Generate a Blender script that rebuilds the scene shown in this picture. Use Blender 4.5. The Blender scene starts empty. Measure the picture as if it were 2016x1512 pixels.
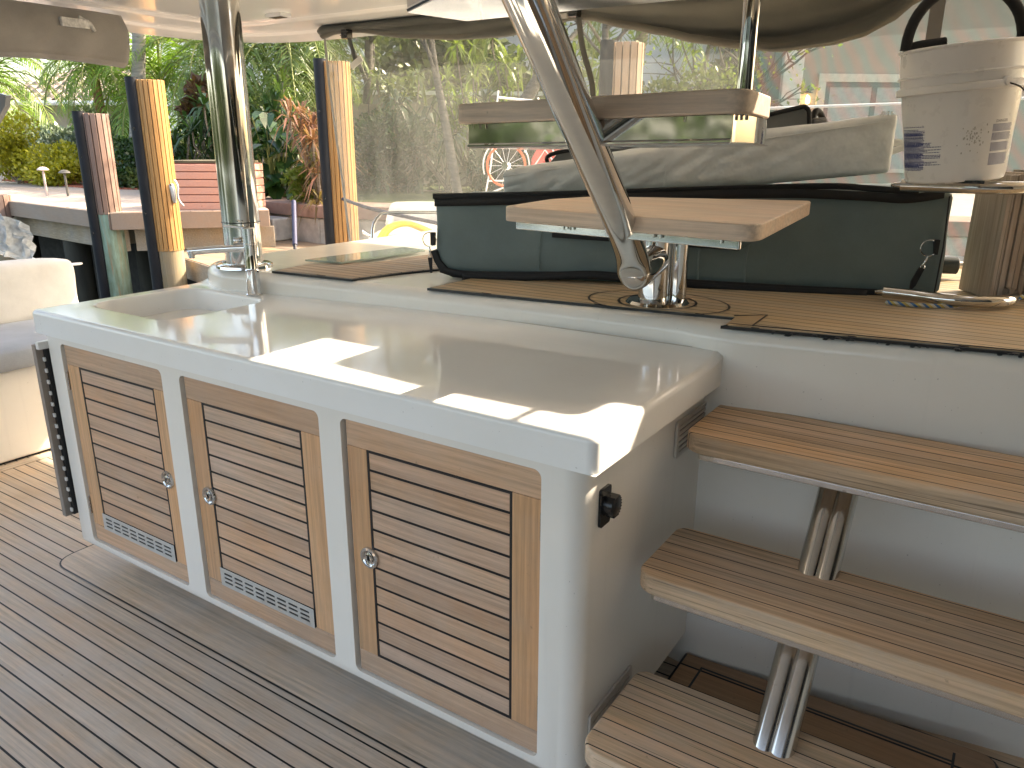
import bpy, bmesh, math, random
from mathutils import Vector, Matrix, noise
from math import radians as rad, sin, cos, pi
random.seed(7)
scene = bpy.context.scene
COL = scene.collection

# ------------------------------------------------------------------ camera, sky, sun
cam_data = bpy.data.cameras.new('camera')
cam = bpy.data.objects.new('camera', cam_data); COL.objects.link(cam)
cam_data.sensor_width = 36.0
cam_data.lens = 36.0 * 1522.3 / 2016.0
cam_data.clip_start = 0.02; cam_data.clip_end = 500
yaw, pitch, roll = rad(33.373), rad(17.272), rad(0.2305)
fw = Vector((-sin(yaw) * cos(pitch), cos(yaw) * cos(pitch), -sin(pitch)))
rt = Vector((cos(yaw), sin(yaw), 0)); up = rt.cross(fw)
r2 = rt * cos(roll) + up * sin(roll); u2 = -rt * sin(roll) + up * cos(roll)
M = Matrix((r2, u2, -fw)).transposed().to_4x4()
M.translation = Vector((0.5851, -1.1662, 1.4270))
cam.matrix_world = M
scene.camera = cam

SUN = Vector((0.67, 1.0, 1.0)).normalized()
sun_el = math.asin(SUN.z); sun_az = math.atan2(SUN.x, SUN.y)
world = bpy.data.worlds.new('World'); scene.world = world; world.use_nodes = True
wn = world.node_tree.nodes; wl = world.node_tree.links
sky = wn.new('ShaderNodeTexSky'); sky.sky_type = 'NISHITA'; sky.sun_disc = False
sky.sun_elevation = sun_el; sky.sun_rotation = sun_az; sky.air_density = 1.0; sky.dust_density = 3.5; sky.ozone_density = 0.6
bg = wn['Background']; bg.inputs[1].default_value = 0.15
wl.new(sky.outputs[0], bg.inputs[0])
sl = bpy.data.lights.new('sun', 'SUN'); sl.energy = 2.8; sl.angle = rad(0.5); sl.color = (1.0, 0.96, 0.90)
so = bpy.data.objects.new('sun', sl); COL.objects.link(so)
so.rotation_euler = SUN.to_track_quat('Z', 'Y').to_euler(); so.location = (6, 8, 9)
scene.view_settings.view_transform = 'Standard'; scene.view_settings.look = 'None'
scene.view_settings.gamma = 1.0; scene.view_settings.exposure = 2.45
scene.view_settings.use_white_balance = True; scene.view_settings.white_balance_temperature = 7950; scene.view_settings.white_balance_tint = 11
scene.render.engine = 'CYCLES'
scene.cycles.max_bounces = 10; scene.cycles.diffuse_bounces = 5; scene.cycles.glossy_bounces = 6
scene.cycles.transparent_max_bounces = 16; scene.cycles.sample_clamp_indirect = 6.0

# ------------------------------------------------------------------ material helpers
def new_mat(name):
    m = bpy.data.materials.new(name); m.use_nodes = True
    nt = m.node_tree; b = nt.nodes['Principled BSDF']
    return m, nt, b
def N(nt, t, **k):
    n = nt.nodes.new(t)
    for a, v in k.items(): setattr(n, a, v)
    return n
def math_node(nt, op, a, b=None, c=None):
    n = N(nt, 'ShaderNodeMath', operation=op)
    for i, x in enumerate((a, b, c)):
        if x is None: continue
        if isinstance(x, (int, float)): n.inputs[i].default_value = x
        else: nt.links.new(x, n.inputs[i])
    return n.outputs[0]
def mixc(nt, fac, a, b, mode='MIX'):
    n = N(nt, 'ShaderNodeMix', data_type='RGBA', blend_type=mode)
    if isinstance(fac, (int, float)): n.inputs[0].default_value = fac
    else: nt.links.new(fac, n.inputs[0])
    for i, x in ((6, a), (7, b)):
        if isinstance(x, tuple): n.inputs[i].default_value = (*x[:3], 1)
        else: nt.links.new(x, n.inputs[i])
    return n.outputs[2]
def ramp(nt, fac, lo, hi):
    n = N(nt, 'ShaderNodeMapRange'); nt.links.new(fac, n.inputs[0])
    n.inputs[1].default_value = lo; n.inputs[2].default_value = hi
    return n.outputs[0]
def coords(nt, scale=(1, 1, 1), loc=(0, 0, 0)):
    tc = N(nt, 'ShaderNodeTexCoord'); mp = N(nt, 'ShaderNodeMapping')
    nt.links.new(tc.outputs['Object'], mp.inputs[0])
    mp.inputs['Scale'].default_value = scale; mp.inputs['Location'].default_value = loc
    return mp.outputs[0]
def noise_tex(nt, vec, scale, detail=3, rough=.55):
    n = N(nt, 'ShaderNodeTexNoise'); nt.links.new(vec, n.inputs['Vector'])
    n.inputs['Scale'].default_value = scale; n.inputs['Detail'].default_value = detail; n.inputs['Roughness'].default_value = rough
    return n.outputs['Fac']
def bump(nt, b, h, strength=.3, dist=.002):
    n = N(nt, 'ShaderNodeBump'); n.inputs['Strength'].default_value = strength; n.inputs['Distance'].default_value = dist
    nt.links.new(h, n.inputs['Height']); nt.links.new(n.outputs[0], b.inputs['Normal'])

def plain(name, col, rough=.5, metal=0, var=.12, nscale=12, spec=.5, bmp=0, bscale=60, coat=0, scale=(1, 1, 1), bdist=.002):
    m, nt, b = new_mat(name)
    v = coords(nt, scale)
    n = noise_tex(nt, v, nscale, 4)
    c = mixc(nt, ramp(nt, n, .3, .7), tuple(x * (1 - var) for x in col), tuple(min(1, x * (1 + var)) for x in col))
    nt.links.new(c, b.inputs['Base Color'])
    b.inputs['Metallic'].default_value = metal; b.inputs['Specular IOR Level'].default_value = spec
    rr = N(nt, 'ShaderNodeMapRange'); nt.links.new(noise_tex(nt, v, nscale * 2.3, 3), rr.inputs[0])
    rr.inputs[3].default_value = rough * .8; rr.inputs[4].default_value = rough * 1.25
    nt.links.new(rr.outputs[0], b.inputs['Roughness'])
    if coat: b.inputs['Coat Weight'].default_value = coat; b.inputs['Coat Roughness'].default_value = .03
    if bmp: bump(nt, b, noise_tex(nt, v, bscale, 4), bmp, bdist)
    return m

def teak(name, base, along=0, across=None, pitch=.05, off=0., width=.0045, rough=.6, grey=.35, border=None, plankvar=.16, grain=1.0, warm=None, crack=0):
    """wood with grain along one axis; dark caulk lines every pitch on the across axis"""
    m, nt, b = new_mat(name)
    tc = N(nt, 'ShaderNodeTexCoord'); sp = N(nt, 'ShaderNodeSeparateXYZ'); nt.links.new(tc.outputs['Object'], sp.inputs[0])
    ax = [sp.outputs[i] for i in range(3)]
    idx = None; mask = None
    if across is not None:
        q = math_node(nt, 'DIVIDE', math_node(nt, 'SUBTRACT', ax[across], off), pitch)
        idx = math_node(nt, 'FLOOR', math_node(nt, 'ADD', q, .5)) if False else math_node(nt, 'FLOOR', q)
        fr = math_node(nt, 'SUBTRACT', q, idx)
        ctr = math_node(nt, 'ABSOLUTE', math_node(nt, 'SUBTRACT', fr, .5))
        mask = math_node(nt, 'GREATER_THAN', ctr, .5 - .5 * width / pitch)
    sc = [110, 110, 110]; sc[along] = 3.0
    mp = N(nt, 'ShaderNodeMapping'); nt.links.new(tc.outputs['Object'], mp.inputs[0]); mp.inputs['Scale'].default_value = sc
    if idx is not None:
        cb = N(nt, 'ShaderNodeCombineXYZ')
        nt.links.new(math_node(nt, 'MULTIPLY', idx, 7.31), cb.inputs[along]); nt.links.new(cb.outputs[0], mp.inputs['Location'])
    g1 = noise_tex(nt, mp.outputs[0], 1.0, 5, .65)
    sc2 = [420, 420, 420]; sc2[along] = 26
    mp2 = N(nt, 'ShaderNodeMapping'); nt.links.new(tc.outputs['Object'], mp2.inputs[0]); mp2.inputs['Scale'].default_value = sc2
    g2 = noise_tex(nt, mp2.outputs[0], 1.0, 3, .6)
    sc3 = [14, 14, 14]; sc3[along] = 1.6
    mp3 = N(nt, 'ShaderNodeMapping'); nt.links.new(tc.outputs['Object'], mp3.inputs[0]); mp3.inputs['Scale'].default_value = sc3
    g3 = noise_tex(nt, mp3.outputs[0], 1.0, 4)
    bl = noise_tex(nt, coords(nt), 3.2, 5, .7)
    dark = tuple(x * (1 - .42 * grain) for x in base); lite = tuple(min(1, x * (1 + .26 * grain)) for x in base)
    c = mixc(nt, ramp(nt, g1, .32, .68), dark, lite)
    c = mixc(nt, math_node(nt, 'MULTIPLY', ramp(nt, g2, .5, .75), .35 * grain), c, tuple(x * .45 for x in base))
    c = mixc(nt, math_node(nt, 'MULTIPLY', ramp(nt, g3, .35, .7), .5), c, warm or tuple(x * y for x, y in zip(base, (1.1, .92, .8))))
    gl = sum(base) / 3
    c = mixc(nt, math_node(nt, 'MULTIPLY', ramp(nt, bl, .38, .68), grey), c, (gl * 1.12, gl * 1.08, gl * 1.02))
    st = noise_tex(nt, coords(nt), 1.7, 7, .72)
    c = mixc(nt, math_node(nt, 'MULTIPLY', ramp(nt, st, .52, .72), .38), c, tuple(x * .62 for x in base))
    fl = noise_tex(nt, coords(nt), 46, 3, .6)
    c = mixc(nt, math_node(nt, 'MULTIPLY', ramp(nt, fl, .70, .76), .45), c, tuple(x * .35 for x in base))
    if crack:
        scc = [260, 260, 260]; scc[along] = 2.2
        mpc = N(nt, 'ShaderNodeMapping'); nt.links.new(tc.outputs['Object'], mpc.inputs[0]); mpc.inputs['Scale'].default_value = scc
        gc = noise_tex(nt, mpc.outputs[0], .8, 2, .5)
        c = mixc(nt, math_node(nt, 'MULTIPLY', ramp(nt, gc, .66, .7), crack), c, tuple(x * .22 for x in base))
    if idx is not None:
        wnz = N(nt, 'ShaderNodeTexWhiteNoise', noise_dimensions='1D'); nt.links.new(idx, wnz.inputs['W'])
        k = N(nt, 'ShaderNodeMapRange'); nt.links.new(wnz.outputs['Value'], k.inputs[0]); k.inputs[3].default_value = 1 - plankvar; k.inputs[4].default_value = 1 + plankvar
        hv = N(nt, 'ShaderNodeHueSaturation'); nt.links.new(c, hv.inputs['Color']); nt.links.new(k.outputs[0], hv.inputs['Value'])
        k2 = N(nt, 'ShaderNodeMapRange'); nt.links.new(wnz.outputs['Color'], k2.inputs[0]); k2.inputs[3].default_value = .8; k2.inputs[4].default_value = 1.15
        nt.links.new(k2.outputs[0], hv.inputs['Saturation'])
        c = hv.outputs[0]
    oi = N(nt, 'ShaderNodeObjectInfo'); ov_ = N(nt, 'ShaderNodeMapRange'); nt.links.new(oi.outputs['Random'], ov_.inputs[0]); ov_.inputs[3].default_value = .90; ov_.inputs[4].default_value = 1.08
    h2 = N(nt, 'ShaderNodeHueSaturation'); nt.links.new(c, h2.inputs['Color']); nt.links.new(ov_.outputs[0], h2.inputs['Value']); c = h2.outputs[0]
    if idx is not None: c = mixc(nt, mask, c, (.008, .008, .009))
    nt.links.new(c, b.inputs['Base Color'])
    b.inputs['Roughness'].default_value = rough; b.inputs['Specular IOR Level'].default_value = .35
    h = math_node(nt, 'ADD', math_node(nt, 'MULTIPLY', g1, .6), g2)
    if mask is not None: h = math_node(nt, 'SUBTRACT', h, math_node(nt, 'MULTIPLY', mask, .8))
    bump(nt, b, h, .35, .0012)
    return m

def steel_mat(name='polished_steel', col=(.74, .73, .71), rough=.05, spots=0.0):
    m, nt, b = new_mat(name)
    v = coords(nt)
    n = noise_tex(nt, v, 30, 3)
    b.inputs['Metallic'].default_value = 1
    c = mixc(nt, ramp(nt, n, .35, .65), tuple(x * .94 for x in col), col)
    if spots:
        sp = ramp(nt, noise_tex(nt, v, 90, 5, .7), .62, .7)
        c = mixc(nt, math_node(nt, 'MULTIPLY', sp, spots), c, (.22, .13, .07))
    nt.links.new(c, b.inputs['Base Color'])
    rr = N(nt, 'ShaderNodeMapRange'); nt.links.new(noise_tex(nt, v, 14, 4), rr.inputs[0]); rr.inputs[3].default_value = rough * .5; rr.inputs[4].default_value = rough * 1.9
    nt.links.new(rr.outputs[0], b.inputs['Roughness'])
    bump(nt, b, noise_tex(nt, v, 6, 2), .04, .01)
    return m

def fabric(name, col, rough=.75, weave=900, wr=.0, sheen=.3, var=.1, bdist=.006, wscale=7):
    m, nt, b = new_mat(name); v = coords(nt)
    n = noise_tex(nt, v, 5, 5, .6)
    c = mixc(nt, ramp(nt, n, .35, .65), tuple(x * (1 - var) for x in col), tuple(x * (1 + var) for x in col))
    fine = noise_tex(nt, v, weave, 2)
    c = mixc(nt, .18, c, mixc(nt, fine, (0, 0, 0), (1, 1, 1)), 'OVERLAY')
    nt.links.new(c, b.inputs['Base Color']); b.inputs['Roughness'].default_value = rough
    b.inputs['Sheen Weight'].default_value = sheen * .3
    h = math_node(nt, 'ADD', math_node(nt, 'MULTIPLY', noise_tex(nt, v, wscale, 4, .6), wr), math_node(nt, 'MULTIPLY', fine, .02))
    bump(nt, b, h, .7, bdist)
    return m

def leaf_mat(name, col, var=.35, trans=.35, rough=.4, tip=None):
    m, nt, b = new_mat(name)
    g = N(nt, 'ShaderNodeNewGeometry')
    v = coords(nt)
    k = ramp(nt, noise_tex(nt, v, 2.6, 4, .7), .32, .68)
    c = mixc(nt, k, tuple(x * (1 - var) for x in col), tuple(x * (1 + var) for x in col))
    c = mixc(nt, math_node(nt, 'MULTIPLY', g.outputs['Random Per Island'], .5), c, tip or (col[0] * 1.7, col[1] * 1.25, col[2] * .6))
    nt.links.new(c, b.inputs['Base Color']); b.inputs['Roughness'].default_value = rough
    tr = N(nt, 'ShaderNodeBsdfTranslucent')
    c2 = mixc(nt, .5, c, (col[0] * 1.6, col[1] * 1.7, col[2] * .4)); nt.links.new(c2, tr.inputs[0])
    mx = N(nt, 'ShaderNodeMixShader'); mx.inputs[0].default_value = trans
    nt.links.new(b.outputs[0], mx.inputs[1]); nt.links.new(tr.outputs[0], mx.inputs[2])
    nt.links.new(mx.outputs[0], nt.nodes['Material Output'].inputs[0])
    return m

# ------------------------------------------------------------------ object helpers
WORLD_LOC = {}
def tag(o, label=None, cat=None, group=None, kind=None):
    if label: o['label'] = label
    if cat: o['category'] = cat
    if group: o['group'] = group
    if kind: o['kind'] = kind
    return o
def thing(name, loc, label, cat, group=None):
    o = bpy.data.objects.new(name, None); COL.objects.link(o); o.location = loc; o.empty_display_size = .1
    WORLD_LOC[o.name] = Vector(loc)
    return tag(o, label, cat, group)

class MB:
    """collects shapes in world coordinates; build() links them as one mesh object"""
    def __init__(s): s.v = []; s.f = []; s.mi = []
    def add(s, vs, fs, mi=0):
        n = len(s.v); s.v += [tuple(p) for p in vs]; s.f += [tuple(i + n for i in f) for f in fs]; s.mi += [mi] * len(fs)
        return s
    def box(s, a, b, M=None, mi=0):
        x0, y0, z0 = a; x1, y1, z1 = b
        P = [Vector(p) for p in ((x0, y0, z0), (x1, y0, z0), (x1, y1, z0), (x0, y1, z0), (x0, y0, z1), (x1, y0, z1), (x1, y1, z1), (x0, y1, z1))]
        if M: P = [M @ p for p in P]
        return s.add(P, [(0, 3, 2, 1), (4, 5, 6, 7), (0, 1, 5, 4), (1, 2, 6, 5), (2, 3, 7, 6), (3, 0, 4, 7)], mi)
    def prism(s, pts, z0, z1, mi=0, M=None, cap=True):
        """pts CCW polygon in xy"""
        n = len(pts)
        zf0 = z0 if callable(z0) else (lambda x, y: z0); zf1 = z1 if callable(z1) else (lambda x, y: z1)
        P = [Vector((x, y, zf0(x, y))) for x, y in pts] + [Vector((x, y, zf1(x, y))) for x, y in pts]
        if M: P = [M @ p for p in P]
        F = [(i, (i + 1) % n, n + (i + 1) % n, n + i) for i in range(n)]
        if cap: F += [tuple(range(n, 2 * n)), tuple(range(n - 1, -1, -1))]
        return s.add(P, F, mi)
    def tube(s, path, r, n=16, closed=False, mi=0, caps=True, flat=1.0, side=None):
        path = [Vector(p) for p in path]; L = len(path)
        rs = r if isinstance(r, (list, tuple)) else [r] * L
        prev = None; rings = []
        for i, p in enumerate(path):
            if closed: t = (path[(i + 1) % L] - path[i - 1])
            else: t = (path[min(i + 1, L - 1)] - path[max(i - 1, 0)])
            t.normalize()
            if prev is None:
                a = Vector(side) if side else (Vector((0, 0, 1)) if abs(t.z) < .9 else Vector((1, 0, 0)))
            else: a = prev
            u = (a - t * a.dot(t)).normalized(); w = t.cross(u); prev = u
            rings.append([p + (u * cos(2 * pi * k / n) + w * sin(2 * pi * k / n) * flat) * rs[i] for k in range(n)])
        V = [q for rg in rings for q in rg]; F = []
        m = L if closed else L - 1
        for i in range(m):
            a0 = i * n; b0 = ((i + 1) % L) * n
            for k in range(n): F.append((a0 + k, a0 + (k + 1) % n, b0 + (k + 1) % n, b0 + k))
        if not closed and caps: F.append(tuple(range(n - 1, -1, -1))); F.append(tuple((L - 1) * n + k for k in range(n)))
        return s.add(V, F, mi)
    def lathe(s, prof, c=(0, 0, 0), n=32, M=None, mi=0, a0=0, a1=2 * pi):
        full = abs(a1 - a0 - 2 * pi) < 1e-6; m = n if full else n + 1
        V = []
        for r, z in prof:
            for k in range(m):
                a = a0 + (a1 - a0) * k / n
                p = Vector((r * cos(a), r * sin(a), z))
                V.append(M @ p if M else p + Vector(c))
        F = []
        for i in range(len(prof) - 1):
            for k in range(n):
                k2 = (k + 1) % m
                F.append((i * m + k, i * m + k2, (i + 1) * m + k2, (i + 1) * m + k))
        return s.add(V, F, mi)
    def build(s, name, mat, parent=None, smooth=True, bevel=0, seg=3, wn=False, angle=38, **tg):
        me = bpy.data.meshes.new(name)
        off = WORLD_LOC.get(parent.name, Vector((0, 0, 0))) if parent else Vector((0, 0, 0))
        vs = [(p[0] - off.x, p[1] - off.y, p[2] - off.z) for p in s.v]
        me.from_pydata(vs, [], s.f)
        if smooth and len(s.f) == len(s.mi): me.polygons.foreach_set('material_index', s.mi)
        if smooth and len(s.f) < 60000:
            bm = bmesh.new(); bm.from_mesh(me)
            bmesh.ops.remove_doubles(bm, verts=bm.verts, dist=2e-5); bmesh.ops.recalc_face_normals(bm, faces=bm.faces); bm.to_mesh(me); bm.free()
        me.validate()
        o = bpy.data.objects.new(name, me); COL.objects.link(o)
        for mm in (mat if isinstance(mat, (list, tuple)) else [mat]): me.materials.append(mm)
        if not smooth and len(me.polygons) == len(s.mi): me.polygons.foreach_set('material_index', s.mi)
        if smooth:
            me.polygons.foreach_set('use_smooth', [True] * len(me.polygons))
            if len(me.polygons) < 60000: me.set_sharp_from_angle(angle=rad(angle))
        if bevel:
            bv = o.modifiers.new('bevel', 'BEVEL'); bv.width = bevel; bv.segments = seg; bv.limit_method = 'ANGLE'; bv.angle_limit = rad(35); bv.harden_normals = False
        if bevel or wn:
            w = o.modifiers.new('normals', 'WEIGHTED_NORMAL'); w.keep_sharp = not bevel; w.weight = 90
        if parent: o.parent = parent; WORLD_LOC[o.name] = off
        if tg: tag(o, **tg)
        return o

def rrect(x0, y0, x1, y1, r, n=6):
    """rounded rectangle, CCW"""
    if not isinstance(r, (list, tuple)): r = [r] * 4
    P = []
    for (cx, cy, a), rr in zip(((x0, y0, pi), (x1, y0, 1.5 * pi), (x1, y1, 0), (x0, y1, .5 * pi)), r):
        if rr <= 1e-6: P.append((cx, cy)); continue
        ox = cx + (rr if cx == x0 else -rr); oy = cy + (rr if cy == y0 else -rr)
        for k in range(n + 1):
            t = a + k * pi / 2 / n
            P.append((ox + rr * cos(t), oy + rr * sin(t)))
    return P
def round_poly(pts, r, n=5):
    P = []; L = len(pts)
    for i in range(L):
        a = Vector(pts[i - 1]).to_2d(); b = Vector(pts[i]).to_2d(); c = Vector(pts[(i + 1) % L]).to_2d()
        rr = r[i] if isinstance(r, (list, tuple)) else r
        if rr <= 1e-6: P.append(tuple(b)); continue
        u = (a - b).normalized(); w = (c - b).normalized()
        ang = u.angle(w); d = min(rr / math.tan(ang / 2), .48 * (a - b).length, .48 * (c - b).length)
        p0 = b + u * d; p1 = b + w * d
        for k in range(n + 1):
            t = k / n
            P.append(tuple((1 - t) ** 2 * p0 + 2 * t * (1 - t) * b + t * t * p1))
    return P
def bez(p, n=12):
    """smooth path through points (Catmull-Rom)"""
    p = [Vector(q) for q in p]; out = []
    for i in range(len(p) - 1):
        a = p[max(i - 1, 0)]; b = p[i]; c = p[i + 1]; d = p[min(i + 2, len(p) - 1)]
        for k in range(n):
            t = k / n
            out.append(.5 * ((2 * b) + (c - a) * t + (2 * a - 5 * b + 4 * c - d) * t * t + (3 * b - a - 3 * c + d) * t ** 3))
    out.append(p[-1]); return out
def offset_poly(P, d):
    """inward offset of a CCW polygon"""
    out = []; L = len(P)
    for i in range(L):
        a = Vector(P[i - 1]).to_2d(); b = Vector(P[i]).to_2d(); c = Vector(P[(i + 1) % L]).to_2d()
        n1 = Vector((-(b - a).y, (b - a).x)).normalized() if (b - a).length > 1e-7 else Vector((0, 0))
        n2 = Vector((-(c - b).y, (c - b).x)).normalized() if (c - b).length > 1e-7 else n1
        nn = (n1 + n2); nn = nn.normalized() if nn.length > 1e-6 else n1
        k = 1 / max(.4, nn.dot(n2)) if nn.length > 0 else 1
        out.append(tuple(b + nn * d * k))
    return out
def planar_fill(mb, loops, mi=0, flip=False):
    """triangulated face between an outer loop and holes (lists of 3-D points)"""
    bm = bmesh.new(); es = []
    for lp in loops:
        vs = [bm.verts.new(p) for p in lp]
        es += [bm.edges.new((vs[i], vs[(i + 1) % len(vs)])) for i in range(len(vs))]
    bmesh.ops.triangle_fill(bm, edges=es, use_beauty=True)
    bm.verts.index_update()
    V = [v.co.copy() for v in bm.verts]; F = []
    for f in bm.faces:
        t = tuple(v.index for v in f.verts)
        F.append(t)
    bm.normal_update()
    if bm.faces:
        F = [(t if not flip else t[::-1]) for t in F]
    bm.free()
    return mb.add(V, F, mi)
def bridge(mb, A, B, mi=0, closed=True):
    n = len(A); F = []
    m = n if closed else n - 1
    for i in range(m):
        j = (i + 1) % n
        F.append((i, j, n + j, n + i))
    return mb.add(list(A) + list(B), F, mi)

def gelcoat(name, col, rough=.08, grime=.12, spec=.45):
    m, nt, b = new_mat(name); v = coords(nt)
    n1 = noise_tex(nt, v, 2.2, 6, .65)
    c = mixc(nt, ramp(nt, n1, .35, .7), col, tuple(x * y for x, y in zip(col, (.955, .95, .93))))
    drip = noise_tex(nt, coords(nt, (26, 26, 1.1)), 1.0, 4, .6)
    c = mixc(nt, math_node(nt, 'MULTIPLY', ramp(nt, drip, .60, .78), grime), c, tuple(x * .72 for x in col))
    sp = noise_tex(nt, v, 150, 2, .5)
    c = mixc(nt, math_node(nt, 'MULTIPLY', ramp(nt, sp, .745, .77), .45), c, (.22, .18, .14))
    nt.links.new(c, b.inputs['Base Color']); b.inputs['Specular IOR Level'].default_value = spec
    sc = N(nt, 'ShaderNodeTexNoise'); nt.links.new(coords(nt, (3, 60, 60)), sc.inputs['Vector']); sc.inputs['Scale'].default_value = 3; sc.inputs['Detail'].default_value = 6
    rr = N(nt, 'ShaderNodeMapRange'); nt.links.new(math_node(nt, 'MULTIPLY', math_node(nt, 'ADD', n1, sc.outputs['Fac']), .5), rr.inputs[0])
    rr.inputs[1].default_value = .35; rr.inputs[2].default_value = .65; rr.inputs[3].default_value = rough * .5; rr.inputs[4].default_value = rough * 2.2
    nt.links.new(rr.outputs[0], b.inputs['Roughness'])
    bump(nt, b, noise_tex(nt, v, 2.4, 2), .10, .004)
    return m

# ------------------------------------------------------------------ materials
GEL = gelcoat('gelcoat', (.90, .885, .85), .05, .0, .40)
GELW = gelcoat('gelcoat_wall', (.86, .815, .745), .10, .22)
ROOFM = plain('roof_gelcoat', (.88, .875, .86), rough=.12, var=.02, nscale=2, spec=.5, bmp=.05, bscale=2, bdist=.01)
CREAM = plain('cream_gasket', (.72, .60, .42), rough=.4, var=.05)
FLOORT = teak('cockpit_teak', (.66, .52, .385), 0, 1, .0508, -.0022, .0052, grey=.55, rough=.5, plankvar=.09, grain=.85)
DECKT = teak('upper_teak', (.45, .33, .21), 0, 1, .0405, .7, .0036, grey=.3, rough=.55, plankvar=.08, grain=.6)
HATCHT = teak('hatch_teak', (.46, .33, .22), 0, 1, .0405, .61, .0036, grey=.3, rough=.55, plankvar=.08, grain=.6)
TEAKX = teak('door_rail_teak', (.60, .385, .245), 0, grey=.25, rough=.42, grain=.7)
TEAKZ = teak('door_stile_teak', (.64, .37, .195), 2, grey=.15, rough=.42, grain=.7)
SLAT = teak('door_slat_teak', (.62, .395, .255), 0, 2, .0513, .185, .0064, grey=.28, rough=.42, plankvar=.09, grain=.8)
STEPT = teak('tread_teak', (.70, .485, .30), 0, 1, .042, .012, .0028, grey=.3, rough=.6, plankvar=.12, grain=.95, crack=.7)
LADT = teak('ladder_tread_teak', (.66, .52, .40), 0, grey=.25, rough=.5, grain=.8)
LADTOP = LADT
STEPLOW = teak('lower_step_teak', (.36, .215, .12), 0, 1, .085, .02, .007, grey=.15, rough=.6, plankvar=.08, grain=.6)
GREYT = teak('weathered_board_teak', (.38, .32, .265), 2, grey=.4, rough=.7, grain=1.0, crack=.6)
BOARDT = teak('grey_edge_teak', (.27, .235, .20), 2, grey=.5, rough=.7, grain=.6)
VENTM = plain('vent_plastic', (.55, .50, .44), rough=.35, var=.03)
VENTD = plain('shade_and_joint_dark', (.05, .042, .035), rough=.7)  # near-black for painted gap and vent shade, and a bench joint
BLACK = plain('black_caulk', (.012, .012, .013), rough=.35, var=.2)
BLACKP = plain('black_plastic', (.015, .015, .016), rough=.25, var=.2)
RUBBER = plain('black_rubber', (.010, .018, .02), rough=.6, var=.3, bmp=.2)
STEEL = steel_mat(col=(.66, .65, .63))
STEELS = steel_mat('stained_steel', (.72, .69, .64), .09, .7)
STEELB = steel_mat('brushed_grille', (.68, .67, .64), .6)
CHROME = steel_mat('chrome', (.78, .78, .79), .02)

# ------------------------------------------------------------------ cockpit floor
b = MB(); b.box((-5.2, -3.2, -.03), (2.6, 1.2, 0.0))
tag(b.build('cockpit_floor', FLOORT), kind='structure')
b = MB(); b.prism([(-3.17, -1.5), (-3.11, -1.5), (-3.11, 1.0), (-3.17, 1.0)], 0.0015, .004)
tag(b.build('floor_margin', teak('margin_teak', (.64, .505, .375), 1, grey=.5, rough=.55)), kind='structure')
# oval caulk line let into the floor around the cabinet foot
ov = round_poly([(-2.12, -.035), (-.1, -.035), (-.1, .5), (-2.12, .5)], .09, 8)
b = MB(); bridge(b, [(x, y, .002) for x, y in ov], [(x, y, .002) for x, y in offset_poly(ov, .006)])
tag(b.build('floor_caulk_ring', BLACK, smooth=False), kind='structure')
b = MB(); pl = offset_poly(ov, .006); planar_fill(b, [[(x, y, .0022) for x, y in pl]])
tag(b.build('floor_foot_board', teak('foot_board_teak', (.64, .505, .375), 0, grey=.5, rough=.5)), kind='structure')

# ------------------------------------------------------------------ galley cabinet
CAB = thing('galley_cabinet', (-1.0, .35, 0), 'long white cockpit galley cabinet with three teak doors and a glossy counter with a sink', 'cabinet')
X0, X1, YF, ZB, ZT = -2.004, -.04, .03, .105, .85
doors = [(-1.922, -1.385), (-1.302, -.756), (-.684, -.133)]
DZ0, DZ1 = .122, .816
b = MB()
rc = .045
outer = [(X0 + .012, YF, ZB), (X1 - rc, YF, ZB), (X1 - rc, YF, ZT), (X0 + .012, YF, ZT)]
holes = []
for a, c in doors:
    h = [(x, YF, z) for x, z in rrect(a, DZ0, c, DZ1, .018)]
    holes.append(h)
    bridge(b, h, [(x, YF + .025, z) for x, _, z in h])
    hb = [(x, YF + .025, z) for x, _, z in h]; planar_fill(b, [hb])
planar_fill(b, [outer] + holes)
# rounded side shells
def shell(pts):
    F = []; V = [(x, y, ZB) for x, y in pts] + [(x, y, ZT) for x, y in pts]; n = len(pts)
    return V, [(i, i + 1, n + i + 1, n + i) for i in range(n - 1)]
arc = [(X1 - rc + rc * sin(t), YF + rc - rc * cos(t)) for t in [k * pi / 2 / 10 for k in range(11)]]
b.add(*shell(arc + [(X1, .72)]))
arc2 = [(X0, .72)] + [(X0 + .012 - .012 * cos(t), YF + .012 - .012 * sin(t)) for t in [k * pi / 2 / 6 for k in range(7)]]
b.add(*shell(arc2))
# rounded bottom edge and underside
b.prism([(X0 + .02, YF + .012), (X1 - .02, YF + .012), (X1 - .012, .7), (X0 + .02, .7)], ZB - .012, ZB + .004)
b.tube([(X0 + .012, YF + .011, ZB), (X1 - .045, YF + .011, ZB)], .011, 12)
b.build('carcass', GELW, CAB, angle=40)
b = MB(); b.box((X0 + .12, .14, 0), (X1 - .06, .7, ZB - .012)); b.build('plinth', plain('plinth_grey', (.25, .24, .23), rough=.6), CAB)

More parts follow.
